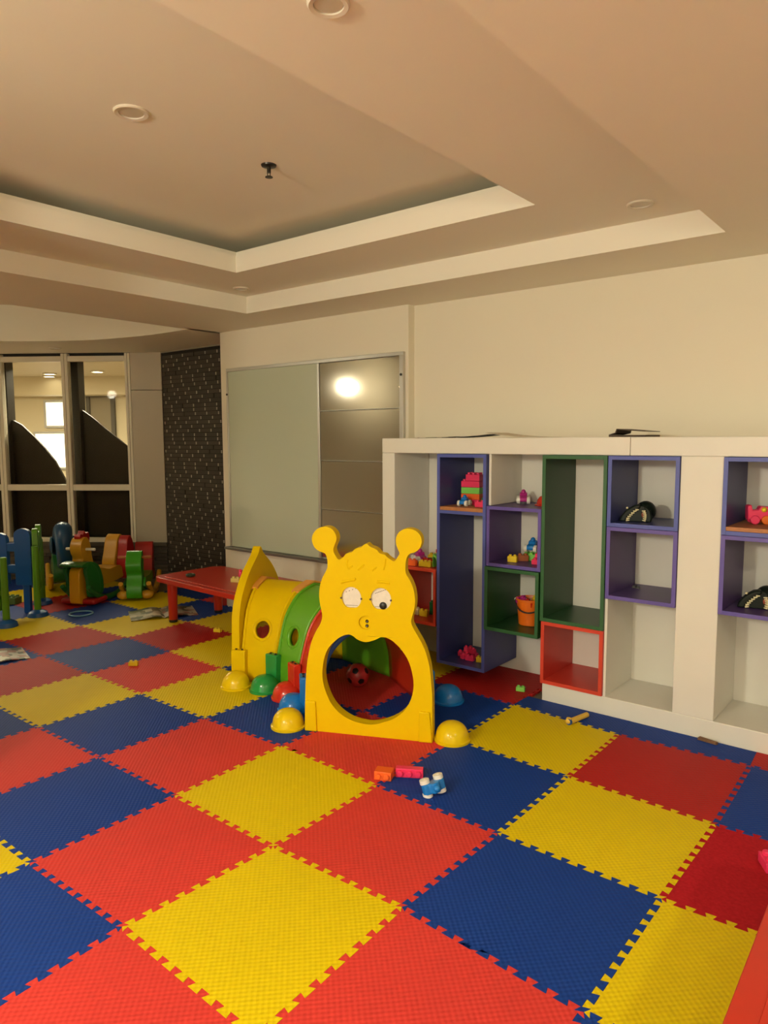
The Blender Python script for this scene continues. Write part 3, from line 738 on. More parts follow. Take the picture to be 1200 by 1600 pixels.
# football in the tunnel
def football(loc, r, label):
    t = thing('football', label, 'ball', loc)
    MB().ell((0, 0, r), r, 32, 20).build('skin', mat('ball_red', (.50, .035, .03), .4), t)
    g = (1 + 5 ** .5) / 2; dirs = []
    for a in (-1, 1):
        for b in (-g, g): dirs += [(0, a, b), (a, b, 0), (b, 0, a)]
    rm = Matrix.Rotation(R(25), 3, 'Z') @ Matrix.Rotation(R(20), 3, 'X')
    for d in dirs:
        d = (rm @ Vector(d)).normalized(); u = d.orthogonal().normalized(); w_ = d.cross(u)
        vs = [d * r * 1.012]; fs = []
        for ri, rad in ((1, .16), (2, .30)):
            vs += [(d + (u * math.cos(2 * math.pi * q / 10) + w_ * math.sin(2 * math.pi * q / 10)) * rad * (1 if q % 2 == 0 else .90)).normalized() * r * (1.012 if ri == 1 else 1.004) for q in range(10)]
        fs = [(0, q + 1, (q + 1) % 10 + 1) for q in range(10)] + [(q + 1, q + 11, (q + 1) % 10 + 11, (q + 1) % 10 + 1) for q in range(10)]
        MB().add(vs, fs).xf(Matrix.Translation((0, 0, r))).build('patch', mat('ball_black', (.01, .01, .01), .4), t)
    return t
football((-.885, 1.50, 0), .070, 'small red and black football on the mat inside the caterpillar tunnel')

# ================================================================== RED TABLES
TAB = mat('red_table_plastic', (.50, .025, .010), .3, bump=(200, .03))
def rrect(lx, ly, r, n=6):
    out = []
    for cx, cy, a0 in ((lx / 2 - r, ly / 2 - r, 0), (-lx / 2 + r, ly / 2 - r, 90), (-lx / 2 + r, -ly / 2 + r, 180), (lx / 2 - r, -ly / 2 + r, 270)):
        for q in range(n + 1): a = R(a0 + 90 * q / n); out.append((cx + r * math.cos(a), cy + r * math.sin(a)))
    return out
def red_table(label, loc, rz, lx, ly, h, group=None):
    t = thing('red_table', label, 'table', loc, rz, group)
    MB().prism(rrect(lx, ly, .09), (0, 0, 0), (1, 0, 0), (0, 1, 0), (0, 0, 1), h - .042, h - .004).build('tabletop', TAB, t, bevel=.016, seg=4)
    MB().prism(rrect(lx - .11, ly - .11, .06), (0, 0, 0), (1, 0, 0), (0, 1, 0), (0, 0, 1), h - .01, h).build('top_field', TAB, t, bevel=.004)
    for sx in (-1, 1):
        for sy in (-1, 1):
            x, y = sx * (lx / 2 - .12), sy * (ly / 2 - .11)
            lg = MB().lathe([(.0, .018), (.034, .018), (.036, .03), (.038, .2), (.042, h - .05), (.05, h - .04)], (x, y, 0), 20).build('leg', TAB, t)
            MB().lathe([(0, .001), (.033, .001), (.035, .006), (.035, .022)], (x, y, 0), 20).build('leg_cap', BLKP, lg)
    return t
red_table('low red plastic table in front of the dark brick niche', (-2.60, 1.93, 0), R(-3), 1.20, .66, .385)
red_table('low red plastic table beside the yellow tile at the near edge of the mat', (2.215, -.02, 0), R(1.0), 1.25, 1.40, .385)

# ================================================================== SMALL TOYS
def block(label, loc, rz, nx, ny, m, p=.032, h=.030, rot=None, group=None, name='toy_block'):
    t = thing(name, label, 'toy block', loc, rz, group, rot)
    lx, ly = nx * p, ny * p
    MB().box(-lx / 2, lx / 2, -ly / 2, ly / 2, .0005, h).build('brick_body', m, t, bevel=.002)
    for i in range(nx):
        for j in range(ny):
            x, y = (i - (nx - 1) / 2) * p, (j - (ny - 1) / 2) * p
            MB().lathe([(p * .33, h - .001), (p * .33, h + p * .24), (p * .26, h + p * .32), (0, h + p * .33)], (x, y, 0), 12).build('stud', m, t)
    return t
def toy_car(label, loc, rz, m, wm, L_=.085, rot=None, hm=None, name='toy_car'):
    t = thing(name, label, 'toy car', loc, rz, None, rot)
    k = L_ / .085
    prof = [(-.042, .012), (.042, .012), (.045, .024), (.040, .034), (.020, .038), (.012, .052), (-.012, .056), (-.022, .042), (-.038, .040), (-.044, .028)]
    MB().prism([(a * k, b * k) for a, b in prof], (0, 0, 0), (1, 0, 0), (0, 0, 1), (0, -1, 0), -.018 * k, .018 * k).build('car_body', m, t, bevel=.004 * k, seg=3)
    MB().ell((-.002 * k, 0, .056 * k), (.013 * k, .012 * k, .014 * k), 14, 8).build('driver', hm or m, t)
    for sx in (-1, 1):
        for sy in (-1, 1):
            x, y = sx * .027 * k, sy * .024 * k
            MB().cyl((x, y - .008 * k, .018 * k), (x, y + .008 * k, .018 * k), .018 * k, n=18).cyl((x, y + sy * .0075 * k, .018 * k), (x, y + sy * .010 * k, .018 * k), .007 * k, n=10).build('wheel', wm, t, bevel=.003 * k)
    return t
WHL = WHTP
# on the mat
block('pink toy block lying on its side touching the orange block on the mat', (.052, .772, .0205), 0, 3, 1, PINK, .040, .034, rot=(R(90), 0, R(31)))
block('orange toy block on the mat leaning against the pink block', (-.030, .703, .0195), 0, 2, 1, ORAB, .038, .058, rot=(R(90), 0, R(24)))
toy_car('blue toy car with white wheels tipped over on the blue tile', (.215, .700, .033), 0, BLUP, WHL, .10, rot=(R(78), R(-10), R(62)))
block('lime green toy block on the red tile below the shelf gap', (-.075, 2.030, 0), R(15), 2, 1, LIME, .026, .026)
block('small yellow toy block on the edge of the dark red tile next to the tunnel', (-2.315, .885, 0), R(40), 2, 1, YELB, .030, .026)
block('pale yellow toy block on the mat beside the tail of the tunnel', (-2.55, 1.76, 0), R(20), 2, 1, YELB, .030, .026)
block('pink toy block standing on the rough dark red tile', (1.440, .985, 0), R(30), 1, 2, PINK, .040, .036)
t = thing('toy_mallet', 'yellow wooden toy mallet handle with a dark blue end on the mat by the plinth', 'toy', (.375, 1.80, .016), 0)
MB().tube([(-.01, -.065, 0), (.022, .085, 0)], [.015, .014], 16).build('handle', mat('yellow_stick', (.72, .47, .06), .4), t)
MB().cyl((-.012, -.072, 0), (-.0095, -.060, 0), .0165, n=18).build('end_cap', BLUD, t, label='dark blue end')
MB().lathe([(0, -.014), (.017, -.012), (.019, .0), (.017, .012), (0, .014)], n=16).xf(Matrix.Translation((-.014, -.058, .002)) @ Matrix.Rotation(R(90), 4, 'Y')).build('collar', MATS['yellow_stick'], t)
t = thing('wood_scrap', 'small brown scrap of wood lying against the white plinth', 'scrap', (.985, 1.955, 0), R(-8))
MB().add([(-.045, -.012, .0005), (.045, -.010, .0005), (.05, .006, .0005), (-.04, .010, .0005), (-.043, -.010, .012), (.044, -.009, .010), (.048, .005, .012), (-.04, .009, .014)], [(3, 2, 1, 0), (4, 5, 6, 7), (0, 1, 5, 4), (1, 2, 6, 5), (2, 3, 7, 6), (3, 0, 4, 7)]).build('chip', mat('brown_wood', (.16, .075, .03), .6, noise=(80, .3)), t, smooth=False)
t = thing('plastic_ring', 'thin pale blue plastic ring lying on the blue tile by the rocking toys', 'ring', (-3.93, 1.395, 0), 0)
MB().tube([(.095 * math.cos(2 * math.pi * q / 40), .095 * math.sin(2 * math.pi * q / 40), .008) for q in range(40)], .007, 8, True).build('hoop', mat('pale_blue', (.12, .30, .45), .3), t)
# magazines on the mat
PG = [print_mat('magazine_page_a', [(.35, .30, .20), (.10, .10, .05), (.55, .48, .34), (.16, .12, .04), (.45, .38, .26)], 14, 1.3),
      print_mat('magazine_page_b', [(.16, .13, .08), (.45, .36, .25), (.06, .06, .03), (.30, .10, .06), (.40, .36, .28)], 20, 4.1)]
def magazine(label, loc, rz, w_, h_, lift=.02):
    t = thing('open_magazine', label, 'magazine', loc, rz)
    for sg in (-1, 1):
        vs = []; fs = []; n = 8
        for z_ in (0, 1):
            for q in range(n + 1):
                u = q / n; zz = .004 + lift * math.sin(math.pi * min(1, u * 1.2)) * (1 - u) * 1.6
                for y in (-h_ / 2, h_ / 2): vs.append((sg * u * w_, y, max(.001, zz + (.003 if z_ else -.003))))
        k = 2 * (n + 1)
        for q in range(n):
            a = 2 * q; fs += [(k + a, k + a + 1, k + a + 3, k + a + 2), (a, a + 2, a + 3, a + 1), (a, k + a, k + a + 2, a + 2), (a + 1, a + 3, k + a + 3, k + a + 1)]
        fs += [(0, 1, k + 1, k), (k - 2, 2 * k - 2, 2 * k - 1, k - 1)]
        MB().add(vs, fs).build('page', PG[(sg + 1) // 2], t)
    return t
magazine('open illustrated magazine lying beside the red table leg', (-3.40, 1.845, 0), R(62), .27, .36)
magazine('open magazine lying where the blue and dark red tiles meet near the picket fence', (-3.22, .36, 0), R(75), .22, .32, .012)
# on the low table
block('pale yellow toy block with a pink figure beside it on the low red table', (-2.46, 1.875, .385), R(25), 2, 1, mat('pale_yellow_block', (.75, .60, .18), .4), .034, .034)
t = thing('toy_figure', 'small pink toy figure standing on the low red table', 'toy', (-2.425, 1.895, .385 + .0445))
MB().lathe([(0, .0), (.016, .001), (.017, .02), (.012, .036), (.008, .038)], n=14).build('figure_body', PINK, t)
MB().ell((0, 0, .046), .013, 12, 8).build('figure_head', PINK, t)
t = thing('tape_ring', 'small dark green ring lying on the low red table', 'ring', (-2.93, 1.80, .386))
MB().tube([(.028 * math.cos(2 * math.pi * q / 24), .028 * math.sin(2 * math.pi * q / 24), .012) for q in range(24)], .011, 8, True).build('hoop', mat('dark_green_ring', (.04, .06, .03), .5), t)

# ---- toys in the blue tall box
z = 1.071
def tower(x, y, z, rz):
    p = .032; lay = [(PINK, 'pink bottom block of the block tower in the blue box', 4, 0), (ORAB, 'orange block of the block tower in the blue box', 4, 0), (LIME, 'light green block of the block tower in the blue box', 4, 0), (PINK, 'wide pink block on the light green one of the tower', 4, 0), (PINK, 'narrower pink block on top of the block tower', 3, 1)]
    hs = [.034, .036, .040, .040, .042]; zz = z
    for (m, lb, n, off), h in zip(lay, hs):
        c = Vector((x, y, zz)) + (Vector((math.cos(rz), math.sin(rz), 0)) * off * p * .5)
        top = lb.startswith('wide') or lb.startswith('narrower')
        t = thing('toy_block', lb, 'toy block', c, rz, 'block tower')
        MB().box(-n * p / 2, n * p / 2, -p, p, 0, h - .001).build('brick_body', m, t, bevel=.002)
        if top:
            for i in range(n):
                for j in (-.5, .5):
                    if lb.startswith('wide') and i > 0: continue
                    MB().lathe([(p * .33, h - .002), (p * .33, h + p * .26), (p * .26, h + p * .33), (0, h + p * .34)], ((i - (n - 1) / 2) * p, j * p, 0), 12).build('stud', m, t)
        zz += h
SHB = 1.0705
tower(-.515, 2.185, SHB, R(4))
toy_car('blue toy car with white wheels in the blue box in front of the block tower', (-.505, 2.078, SHB), R(-82), BLUP, WHL, .085)
toy_car('green toy car between the blue car and the pink sticks in the blue box', (-.405, 2.150, SHB), R(-80), TEAL, LIME, .080)
block('pink toy block lying flat by the worn lip of the blue box', (-.368, 2.062, SHB), R(4), 3, 1, PINK, .030, .034)
# white cell above the purple box
toy_car('magenta toy car with white wheels in the white bay over the purple box', (-.185, 2.235, 1.0905), R(-62), MAG, WHL, .105)
t = thing('toy_bowl', 'red upturned toy bowl in the white bay over the purple box', 'toy', (-.015, 2.20, 1.0905))
MB().lathe([(.068, .0), (.070, .006), (.058, .010), (.052, .034), (.040, .052), (.018, .060), (0, .061)], n=28).build('shell', REDG, t)
# purple box
block('yellow toy block in the purple box over the green box', (-.165, 2.075, .7555), R(10), 2, 1, YELB, .028, .036)
block('brown-orange toy block behind the yellow one in the purple box', (-.135, 2.145, .7555), R(35), 2, 1, mat('brown_orange', (.35, .09, .02), .4), .032, .036)
block('green toy block under the blue figure in the purple box', (-.105, 2.205, .7555), R(8), 3, 2, LIME, .032, .040)
toy_car('blue toy car with cream wheels standing on the green block in the purple box', (-.105, 2.212, .7555 + .0515), R(-82), BLUP, WHL, .105)
toy_car('dark magenta toy car with pale wheels at the back of the purple box', (-.030, 2.262, .7555), R(-72), MAG, WHL, .105)
block('pink toy block in the purple box beside the tall green box', (-.005, 2.085, .7555), R(5), 2, 1, PINK, .034, .030)
block('pink upper block with pale studs in the purple box', (-.002, 2.087, .7975), R(5), 1, 1, PINK, .034, .024)
# green box: bucket
t = thing('toy_bucket', 'orange toy bucket full of toys in the small green box', 'bucket', (-.095, 2.165, .3725))
prof = [(0, .003), (.060, .001), (.064, .004), (.078, .150), (.083, .152), (.083, .160), (.078, .161), (.074, .150), (.060, .012), (0, .012)]
MB().lathe(prof, n=36).build('pail', ORAP, t)
pts = [(.084 * math.cos(a), -.084 * math.sin(a) - .004, .150 - .062 * math.sin(a)) for a in [math.pi * q / 24 for q in range(25)]]
MB().tube(pts, .0045, 8).xf(Matrix.Rotation(R(20), 4, 'Z')).build('handle', mat('dark_grey_plastic', (.03, .03, .032), .4), t)
for a in (20, 200): MB().ell((.084 * math.cos(R(a)), .084 * math.sin(R(a)), .148), .009, 10, 8).build('handle_pivot', WHTP, t)
bz = .3725
MB().lathe([(0, .120), (.07, .118)], n=24).build('toy_fill', BLKP, t)
block('magenta toy block sticking up out of the orange bucket', (-.130, 2.150, bz + .128), 0, 2, 1, MAG, .032, .040, rot=(R(30), R(-25), R(20)))
block('red toy block lying in the orange bucket', (-.075, 2.125, bz + .122), 0, 2, 1, REDG, .030, .030, rot=(R(8), R(10), R(-20)))
block('pale green toy block in the orange bucket', (-.080, 2.165, bz + .121), 0, 2, 1, mat('pale_green', (.35, .45, .25), .4), .026, .026, rot=(R(5), 0, R(50)))
t = thing('toy_ball', 'yellow toy ball resting on top of the orange bucket', 'ball', (-.055, 2.185, bz + .122))
MB().ell((0, 0, .032), .031, 20, 14).build('shell', YELB, t); MB().tube([(.0315 * math.cos(2 * math.pi * q / 28), .0315 * math.sin(2 * math.pi * q / 28), .032) for q in range(28)], .0015, 6, True).build('seam', ORAP, t)
# blue tall box floor: heap of pink blocks
heap = [(-.545, 2.130, 0, 20, PINK, 'pink'), (-.505, 2.095, 0, 70, PINK, 'pink'), (-.470, 2.150, 0, -15, PINK, 'pink'), (-.520, 2.185, 0, 40, PINK, 'pink'), (-.455, 2.075, 0, 5, PINK, 'pink'), (-.505, 2.135, .034, 30, PINK, 'pink'), (-.470, 2.120, .034, -20, PINK, 'pink')]
for (x, y, dz, a, m, c) in heap: block('pink toy block heaped on the floor of the tall blue box', (x, y, .1008 + dz), R(a), 2, 1, m, .028, .030, group='pink blocks heaped in the tall blue box')
block('yellow toy block beside the pink heap in the tall blue box', (-.385, 2.085, .1008), R(15), 2, 1, YELB, .026, .034)
block('black toy block behind the pink heap in the tall blue box', (-.400, 2.190, .1008), R(-10), 2, 2, BLKP, .026, .045)
# on the red left box
zr = .6658
block('orange toy block at the edge on top of the red box behind the antenna', (-.872, 2.030, zr), R(8), 2, 1, ORAB, .032, .036)
block('yellow toy block at the edge on top of the red box', (-.775, 2.045, zr), R(3), 3, 1, YELB, .030, .034)
toy_car('magenta toy car with white wheels on top of the red box', (-.895, 2.150, zr), R(-30), MAG, WHL, .115)
t = thing('toy_slide', 'lime green curved toy slide leaning on top of the red box by the blue box', 'toy', (-.690, 2.075, zr))
MB().prism([(-.03 + .05 * math.cos(R(a)), .004 + .085 * math.sin(R(a))) for a in range(0, 91, 10)] + [(-.03 + .036 * math.cos(R(a)), .004 + .068 * math.sin(R(a))) for a in range(90, -1, -10)], (0, 0, 0), (1, 0, 0), (0, 0, 1), (0, -1, 0), -.03, .03).build('chute', LIME, t, bevel=.002)
MB().box(-.034, -.028, -.028, .028, .001, .074).build('support', LIME, t, bevel=.001)
block('dark red toy block among the toys on top of the red box', (-.810, 2.115, zr), R(-12), 3, 1, REDG, .030, .034)
block('dark green toy block beside the magenta car on top of the red box', (-.815, 2.185, zr), R(20), 2, 2, TEAL, .030, .050)
block('long yellow toy plank across the toys on top of the red box', (-.735, 2.130, zr + .052), 0, 4, 1, YELB, .034, .020, rot=(0, R(-3), R(6)))
block('tall red toy block at the back on top of the red box', (-.740, 2.215, zr), R(5), 3, 2, REDG, .034, .095)
block('pink toy block leaning at the back on top of the red box', (-.822, 2.275, zr), 0, 2, 1, PINK, .040, .110, rot=(0, R(18), R(10)))
block('lime toy block on the tall red block on top of the red box', (-.715, 2.215, zr + .107), R(10), 2, 1, LIME, .028, .024)
block('orange small toy block on the tall red block next to the lime block', (-.765, 2.210, zr + .107), R(25), 1, 1, ORAB, .028, .024)
# in the red left box
block('yellow toy block inside the left red box', (-.830, 2.105, .3208), R(10), 2, 1, YELB, .030, .040)
block('cream toy block inside the left red box beside the yellow one', (-.890, 2.115, .3208), R(-12), 1, 1, mat('cream_block', (.72, .58, .30), .4), .034, .040)
block('dark green toy block stacked at the back of the left red box', (-.790, 2.205, .3208), R(15), 3, 2, TEAL, .032, .085)
block('deep green toy block on top of the dark green one in the left red box', (-.775, 2.205, .4155), R(-10), 2, 1, TEAL, .032, .030)

# ---- black toothed toy head in the blue box
def toothed_toy(label, loc, rz, k=1.0):
    t = thing('toothed_toy', label, 'toy', loc, rz)
    # back dome
    MB().ell((.030 * k, .035 * k, .0545 * k), (.052 * k, .060 * k, .0535 * k), 24, 14).build('skull', BLKT, t)
    # upper jaw: wedge that runs from the floor up to the dome
    up = [(-.100, .001), (-.088, .030), (-.062, .062), (-.030, .084), (.005, .094), (.010, .074), (-.018, .060), (-.040, .040), (-.056, .020), (-.064, .001)]
    MB().prism([(a * k, b * k) for a, b in up], (0, 0, 0), (1, 0, 0), (0, 0, 1), (0, -1, 0), -.030 * k, .030 * k).build('upper_jaw', BLKT, t, bevel=.008 * k, seg=3)
    lo = [(.030, .001), (.062, .001), (.066, .030), (.058, .062), (.040, .080), (.024, .082), (.036, .058), (.038, .030)]
    MB().prism([(a * k, b * k) for a, b in lo], (0, 0, 0), (1, 0, 0), (0, 0, 1), (0, -1, 0), -.026 * k, .034 * k).build('lower_jaw', BLKT, t, bevel=.006 * k, seg=3)
    MB().ell((.022 * k, -.006 * k, .040 * k), (.014 * k, .020 * k, .028 * k), 14, 10).build('tongue', mat('dark_red_mouth', (.25, .04, .02), .4), t)
    MB().prism([(a * k, b * k) for a, b in [(-.070, .001), (.045, .001), (.045, .078), (.005, .086), (-.028, .070), (-.052, .040)]], (0, 0, 0), (1, 0, 0), (0, 0, 1), (0, -1, 0), -.022 * k, .022 * k).build('throat', BLKT, t, bevel=.003 * k)
    for pts, dx in (([(-.062, .006), (-.060, .016), (-.054, .026), (-.046, .036), (-.037, .046), (-.027, .056), (-.016, .064)], 1), ([(.036, .008), (.039, .018), (.040, .028), (.040, .038), (.037, .048), (.033, .058)], -1)):
        for a, b in pts:
            MB().cyl((a * k, -.031 * k, b * k), ((a + dx * .017) * k, -.030 * k, (b + .002) * k), .0058 * k, .0022 * k, n=8).build('tooth', TOOTH, t)
    MB().ell((-.058 * k, -.026 * k, .073 * k), .006 * k, 10, 8).build('eye', TOOTH, t)
    return t
toothed_toy('black toothed toy head with open jaws in the blue box', (.560, 2.115, 1.0425), R(14), 1.0)
toothed_toy('black toothed toy head lying in the purple box under the worn wood lip', (1.150, 2.140, .6565), R(10), 1.0)
t = thing('toy_bat', 'small black toy bat in the purple box beside the pilaster', 'toy', (.515, 2.235, .6565))
MB().prism([(-.022, .0), (-.008, .002), (0, .0), (.008, .002), (.022, 0), (.018, .016), (.006, .012), (0, .018), (-.006, .012), (-.018, .016)], (0, 0, 0), (1, 0, 0), (0, .2, .98), (0, -.98, .2), 0, .006).build('wings', BLKP, t, smooth=False)
MB().ell((0, 0, .010), (.007, .007, .0095), 10, 8).build('body', BLKP, t)
# pink robot-like toy
t = thing('toy_truck', 'pink toy truck with coloured wheels on the worn wood lip box', 'toy', (1.135, 2.205, 1.0625), R(25))
MB().prism([(-.075, .020), (.085, .020), (.085, .060), (.040, .062), (.030, .085), (-.020, .088), (-.028, .070), (-.055, .068), (-.060, .095), (-.078, .090)], (0, 0, 0), (1, 0, 0), (0, 0, 1), (0, -1, 0), -.030, .030).build('truck_body', PINK, t, bevel=.006, seg=3)
for i, x in enumerate((-.045, .005, .055)):
    for sy in (-1, 1): MB().cyl((x, sy * .030, .022), (x, sy * .044, .022), .0215, n=18).build('wheel', [PINK, ORAP, MAG][i], t, bevel=.003)
for x, m in ((-.005, YELB), (.040, MAG)): MB().ell((x, -.030, .072), .013, 12, 8).build('lamp', m, t)
t = thing('toy_piece', 'tiny orange toy piece at the back of the blue box beside the pilaster', 'toy', (.760, 2.240, 1.0425))
MB().lathe([(0, .0), (.012, .001), (.013, .02), (.009, .024), (.009, .034), (0, .036)], n=12).build('peg', ORAP, t)
MB().ell((0, 0, .04), .009, 10, 8).build('knob', YELB, t)

# ---- papers on the shelf top
def sheet(label, loc, rz, w_, h_, m, curl=.0, th=.002, name='paper_sheet', seg=10):
    t = thing(name, label, 'paper', loc, rz); vs = []; fs = []
    for z_ in (0, th):
        for q in range(seg + 1):
            u = q / seg
            for y in (-h_ / 2, h_ / 2): vs.append(((u - .5) * w_, y, z_ + .0005 + curl * (u ** 2)))
    k = 2 * (seg + 1)
    for q in range(seg):
        a = 2 * q; fs += [(k + a, k + a + 1, k + a + 3, k + a + 2), (a, a + 2, a + 3, a + 1), (a, k + a, k + a + 2, a + 2), (a + 1, a + 3, k + a + 3, k + a + 1)]
    fs += [(0, 1, k + 1, k), (k - 2, 2 * k - 2, 2 * k - 1, k - 1)]
    MB().add(vs, fs).build('leaf', m, t); return t
T1 = H1 + .0005
sheet('pale printed leaflet lying flat on the shelf top beside the pier', (-.76, 2.15, T1), R(8), .34, .2, PG[0], .006)
sheet('dark printed leaflet with raised edge on the shelf top', (-.47, 2.12, T1), R(-5), .34, .2, print_mat('leaflet_dark', [(.05, .05, .06), (.3, .3, .32), (.02, .02, .03), (.4, .36, .3)], 9, 2.2), .018)
sheet('cream curled sheet of paper on the shelf top', (-.14, 2.13, T1), R(170), .40, .2, PAPER, .028)
t = thing('cardboard_folder', 'dark folded cardboard folder on the shelf top above the blue box', 'folder', (.52, 2.12, T1), R(-4))
MB().box(-.10, .10, -.09, .09, .0005, .010).build('lower_flap', CARD, t, bevel=.001)
MB().prism([(-.10, .0108), (-.06, .020), (-.055, .038), (.10, .026), (.10, .029), (-.058, .043), (-.066, .022), (-.10, .013)], (0, 0, 0), (1, 0, 0), (0, 0, 1), (0, -1, 0), -.09, .09).build('upper_flap', CARD, t, smooth=False)

# ================================================================== PLAY FENCES
FG = mat('fence_green', (.10, .30, .01), .35); FB = mat('fence_blue', (.010, .09, .36), .35)
def fence(label, p, ang, L_, n, z0, z1, m, post_h=None, base=True, low=.0):
    t = thing('picket_fence', label, 'fence', (p[0], p[1], 0), ang)
    for zz in (z0 + .10, z1 - .20): MB().box(0, L_, -.018, .018, zz, zz + .075).build('rail', m, t, bevel=.006)
    wd = L_ / (n * 1.45 - .45)
    for k in range(n):
        x = k * wd * 1.45; h = z1 - (.04 if k % 2 else 0)
        out = [(x, z0), (x + wd, z0), (x + wd, h - wd * .4)] + [(x + wd / 2 + wd / 2 * math.cos(R(a)), h - wd * .4 + wd * .4 * math.sin(R(a))) for a in range(20, 161, 20)] + [(x, h - wd * .4)]
        MB().prism(out, (0, 0, 0), (1, 0, 0), (0, 0, 1), (0, -1, 0), -.022, .022).build('picket', m, t, bevel=.006)
    for x in (-.035, L_ + .035) if post_h else ():
        MB().cyl((x, 0, .05), (x, 0, post_h), .028, .026, 16).build('post', m, t, bevel=.005)
        MB().lathe([(0, .06), (.03, .058), (.075, .035), (.085, .004), (.085, .001), (0, .001)], (x, 0, 0), 20).build('post_foot', FB, t, label='blue round foot')
        MB().box(min(x, .0) if x < 0 else L_, 0 if x < 0 else x, -.012, .012, z0 + .12, z0 + .16).build('clip', m, t)
    return t
fence('blue plastic picket fence panel in front of the windows', (-4.30, 1.18), R(180 + 33), .80, 4, .245, .735, FB)
fence('green plastic picket fence panel standing edge-on with a blue foot', (-4.20, 1.16), R(150), .42, 3, .20, .74, FG, .60)
fence('short green plastic picket fence piece beside the dark blue tile', (-4.05, .80), R(180 + 35), .85, 5, .13, .47, FG, .56)
bl_ = [o for o in bpy.data.objects if o.get('label', '').startswith('blue plastic picket')][0]
for x in (.06, .72):
    MB().box(x - .03, x + .03, -.018, .018, .0015, .26).build('leg', FB, bl_, bevel=.005)
block('pale green large toy block on the mat under the blue picket fence', (-4.85, 1.22, 0), R(30), 3, 2, mat('dull_green_block', (.16, .30, .08), .4), .05, .06)

# ================================================================== ROCKING TOYS  (local: forward = +X, width = Y)
def rocker_base(t, m, L_=.34, wdt=.13, rr=.026, lift=.14):
    for sy in (-1, 1):
        pts = [(x, sy * wdt, rr + .001 + lift * (abs(x) / L_) ** 2.4) for x in [-L_ + 2 * L_ * q / 16 for q in range(17)]]
        MB().tube(pts, [rr * (.75 + .25 * math.sin(math.pi * q / 16)) for q in range(17)], 12).build('runner', m, t)
RG = mat('rocker_green', (.045, .33, .012), .3); RR = mat('rocker_red', (.40, .012, .010), .3); RY = mat('rocker_yellow', (.62, .32, .02), .3); RDG = mat('rocker_dark_green', (.02, .16, .03), .3); RB = mat('rocker_blue', (.006, .065, .17), .3)
def prof_part(t, nm, pts, y0, y1, m, bevel=.015, n=3):
    o = [(p.x, p.y) for p in crom([Vector((a, b, 0)) for a, b in pts], n)]
    return MB().prism(uniq(o), (0, 0, 0), (1, 0, 0), (0, 0, 1), (0, -1, 0), y0, y1).build(nm, m, t, bevel=bevel, seg=3)
# 1: green dinosaur rocker with red backrest
t = thing('rocking_toy', 'green rocking toy with red backrest and yellow runners next to the red table', 'rocking toy', (-4.28, 2.20, 0), R(-42))
rocker_base(t, RY, .33, .125, .030, .13)
for sy in (-1, 1): MB().ell((.315, sy * .105, .055), (.05, .06, .042), 16, 10).build('front_foot', RY, t)
prof_part(t, 'neck', [(.20, .03), (.36, .03), (.375, .12), (.345, .20), (.335, .25), (.36, .29), (.37, .34), (.34, .40), (.29, .455), (.24, .45), (.22, .38), (.225, .28), (.19, .18)], -.068, .068, RG, .024)
prof_part(t, 'seat', [(-.20, .12), (.24, .10), (.24, .20), (.05, .19), (-.12, .20), (-.22, .19)], -.085, .085, RG, .02)
prof_part(t, 'backrest', [(-.30, .12), (-.18, .12), (-.16, .22), (-.20, .34), (-.24, .455), (-.30, .46), (-.31, .34), (-.29, .2)], -.085, .085, RR, .03)
prof_part(t, 'back_post', [(-.26, .04), (-.18, .04), (-.17, .16), (-.26, .16)], -.045, .045, RY, .01)
MB().cyl((.27, -.15, .40), (.27, .15, .40), .014, n=14).build('handlebar', mat('dull_orange', (.45, .12, .03), .4), t, bevel=.004)
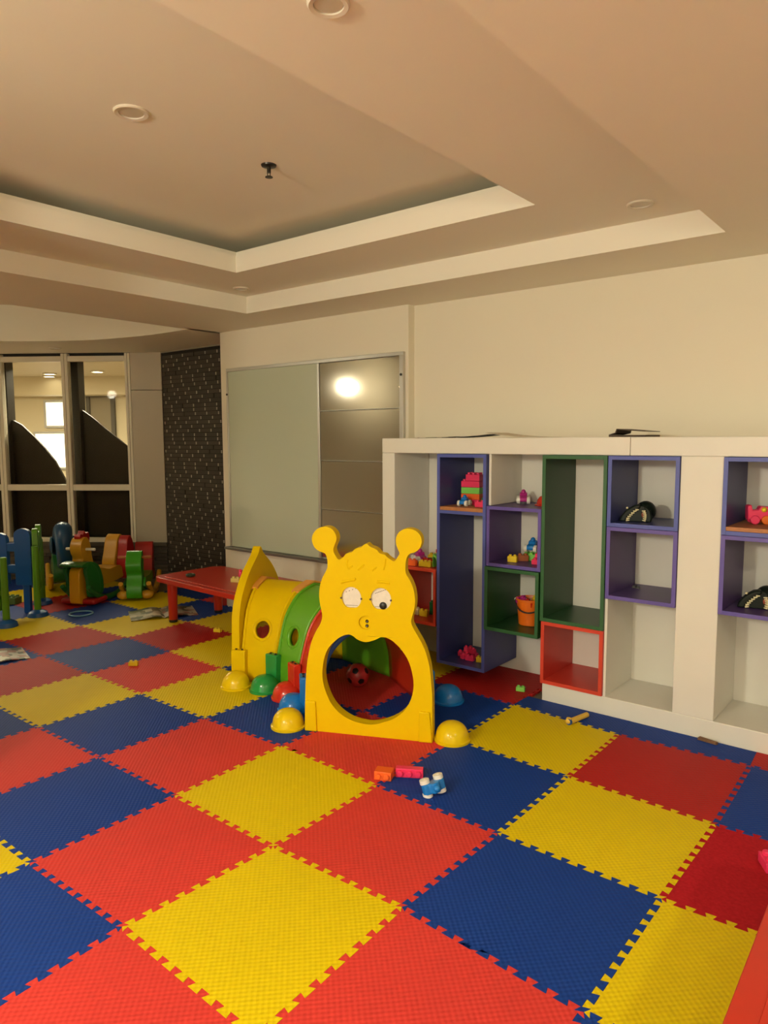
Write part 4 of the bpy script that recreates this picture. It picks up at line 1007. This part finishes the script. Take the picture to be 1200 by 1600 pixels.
# 2: yellow hen rocker
t = thing('rocking_toy', 'yellow rocking toy with red comb, white handles and green mudguard', 'rocking toy', (-4.42, 1.84, 0), R(-62))
rocker_base(t, RDG, .36, .13, .028, .15)
prof_part(t, 'front_leg', [(.27, .035), (.37, .030), (.375, .20), (.36, .33), (.27, .33), (.25, .18)], -.052, .052, mat('rocker_bright_yellow', (.75, .38, .01), .3), .014)
prof_part(t, 'mudguard', [(.10, .10), (.18, .08), (.22, .22), (.30, .345), (.40, .36), (.40, .385), (.30, .40), (.18, .36), (.11, .25)], -.115, .115, RDG, .02)
for sy in (-1, 1): prof_part(t, 'mudguard_side', [(.16, .09), (.31, .08), (.33, .22), (.36, .34), (.27, .38), (.17, .28)], sy * .100 - .018, sy * .100 + .018, RDG, .012)
MB().box(.12, .34, -.17, .17, .012, .062).build('front_bar', RR, t, bevel=.02, seg=3)
prof_part(t, 'neck', [(.15, .30), (.33, .34), (.30, .42), (.325, .47), (.335, .53), (.30, .60), (.23, .61), (.185, .54), (.17, .44)], -.055, .055, RY, .02)
prof_part(t, 'comb', [(.17, .56), (.23, .59), (.30, .60), (.29, .645), (.255, .635), (.235, .67), (.205, .645), (.17, .65), (.155, .60)], -.030, .030, RR, .012)
MB().cyl((.255, -.145, .505), (.255, -.05, .505), .0125, n=14).cyl((.255, .05, .505), (.255, .145, .505), .0125, n=14).build('handlebar', WHTP, t, bevel=.003)
prof_part(t, 'seat', [(-.26, .16), (.18, .16), (.22, .30), (.10, .31), (-.04, .275), (-.22, .28)], -.10, .10, RY, .025)
prof_part(t, 'backrest', [(-.40, .18), (-.28, .18), (-.22, .28), (-.255, .40), (-.30, .53), (-.37, .56), (-.40, .44), (-.41, .3)], -.035, .10, RY, .03)
prof_part(t, 'tail_cover', [(-.42, .14), (-.29, .14), (-.25, .26), (-.275, .38), (-.31, .52), (-.37, .55), (-.42, .44), (-.43, .28)], -.135, -.037, RR, .03)
# 3: blue elephant-like rocker
t = thing('rocking_toy', 'dark blue and green rocking toy with arched blue trunk behind the fence', 'rocking toy', (-5.12, 1.86, 0), R(-24))
rocker_base(t, RY, .36, .13, .030, .17)
pts = crom([(.02, 0, .28), (.10, 0, .48), (.19, 0, .60), (.29, 0, .60), (.33, 0, .50), (.32, 0, .38), (.28, 0, .28)], 4, False)
MB().tube(pts, [.10 - .035 * q / (len(pts) - 1) for q in range(len(pts))], 16).build('trunk', RB, t)
prof_part(t, 'body', [(-.24, .12), (.22, .10), (.30, .22), (.22, .34), (.05, .36), (-.10, .29), (-.24, .27)], -.10, .10, RDG, .03)
prof_part(t, 'backrest', [(-.34, .16), (-.22, .16), (-.20, .30), (-.24, .46), (-.31, .48), (-.35, .34)], -.09, .09, RDG, .03)
for sy in (-1, 1): MB().ell((.12, sy * .10, .46), (.07, .02, .085), 16, 10).build('ear', RB, t)
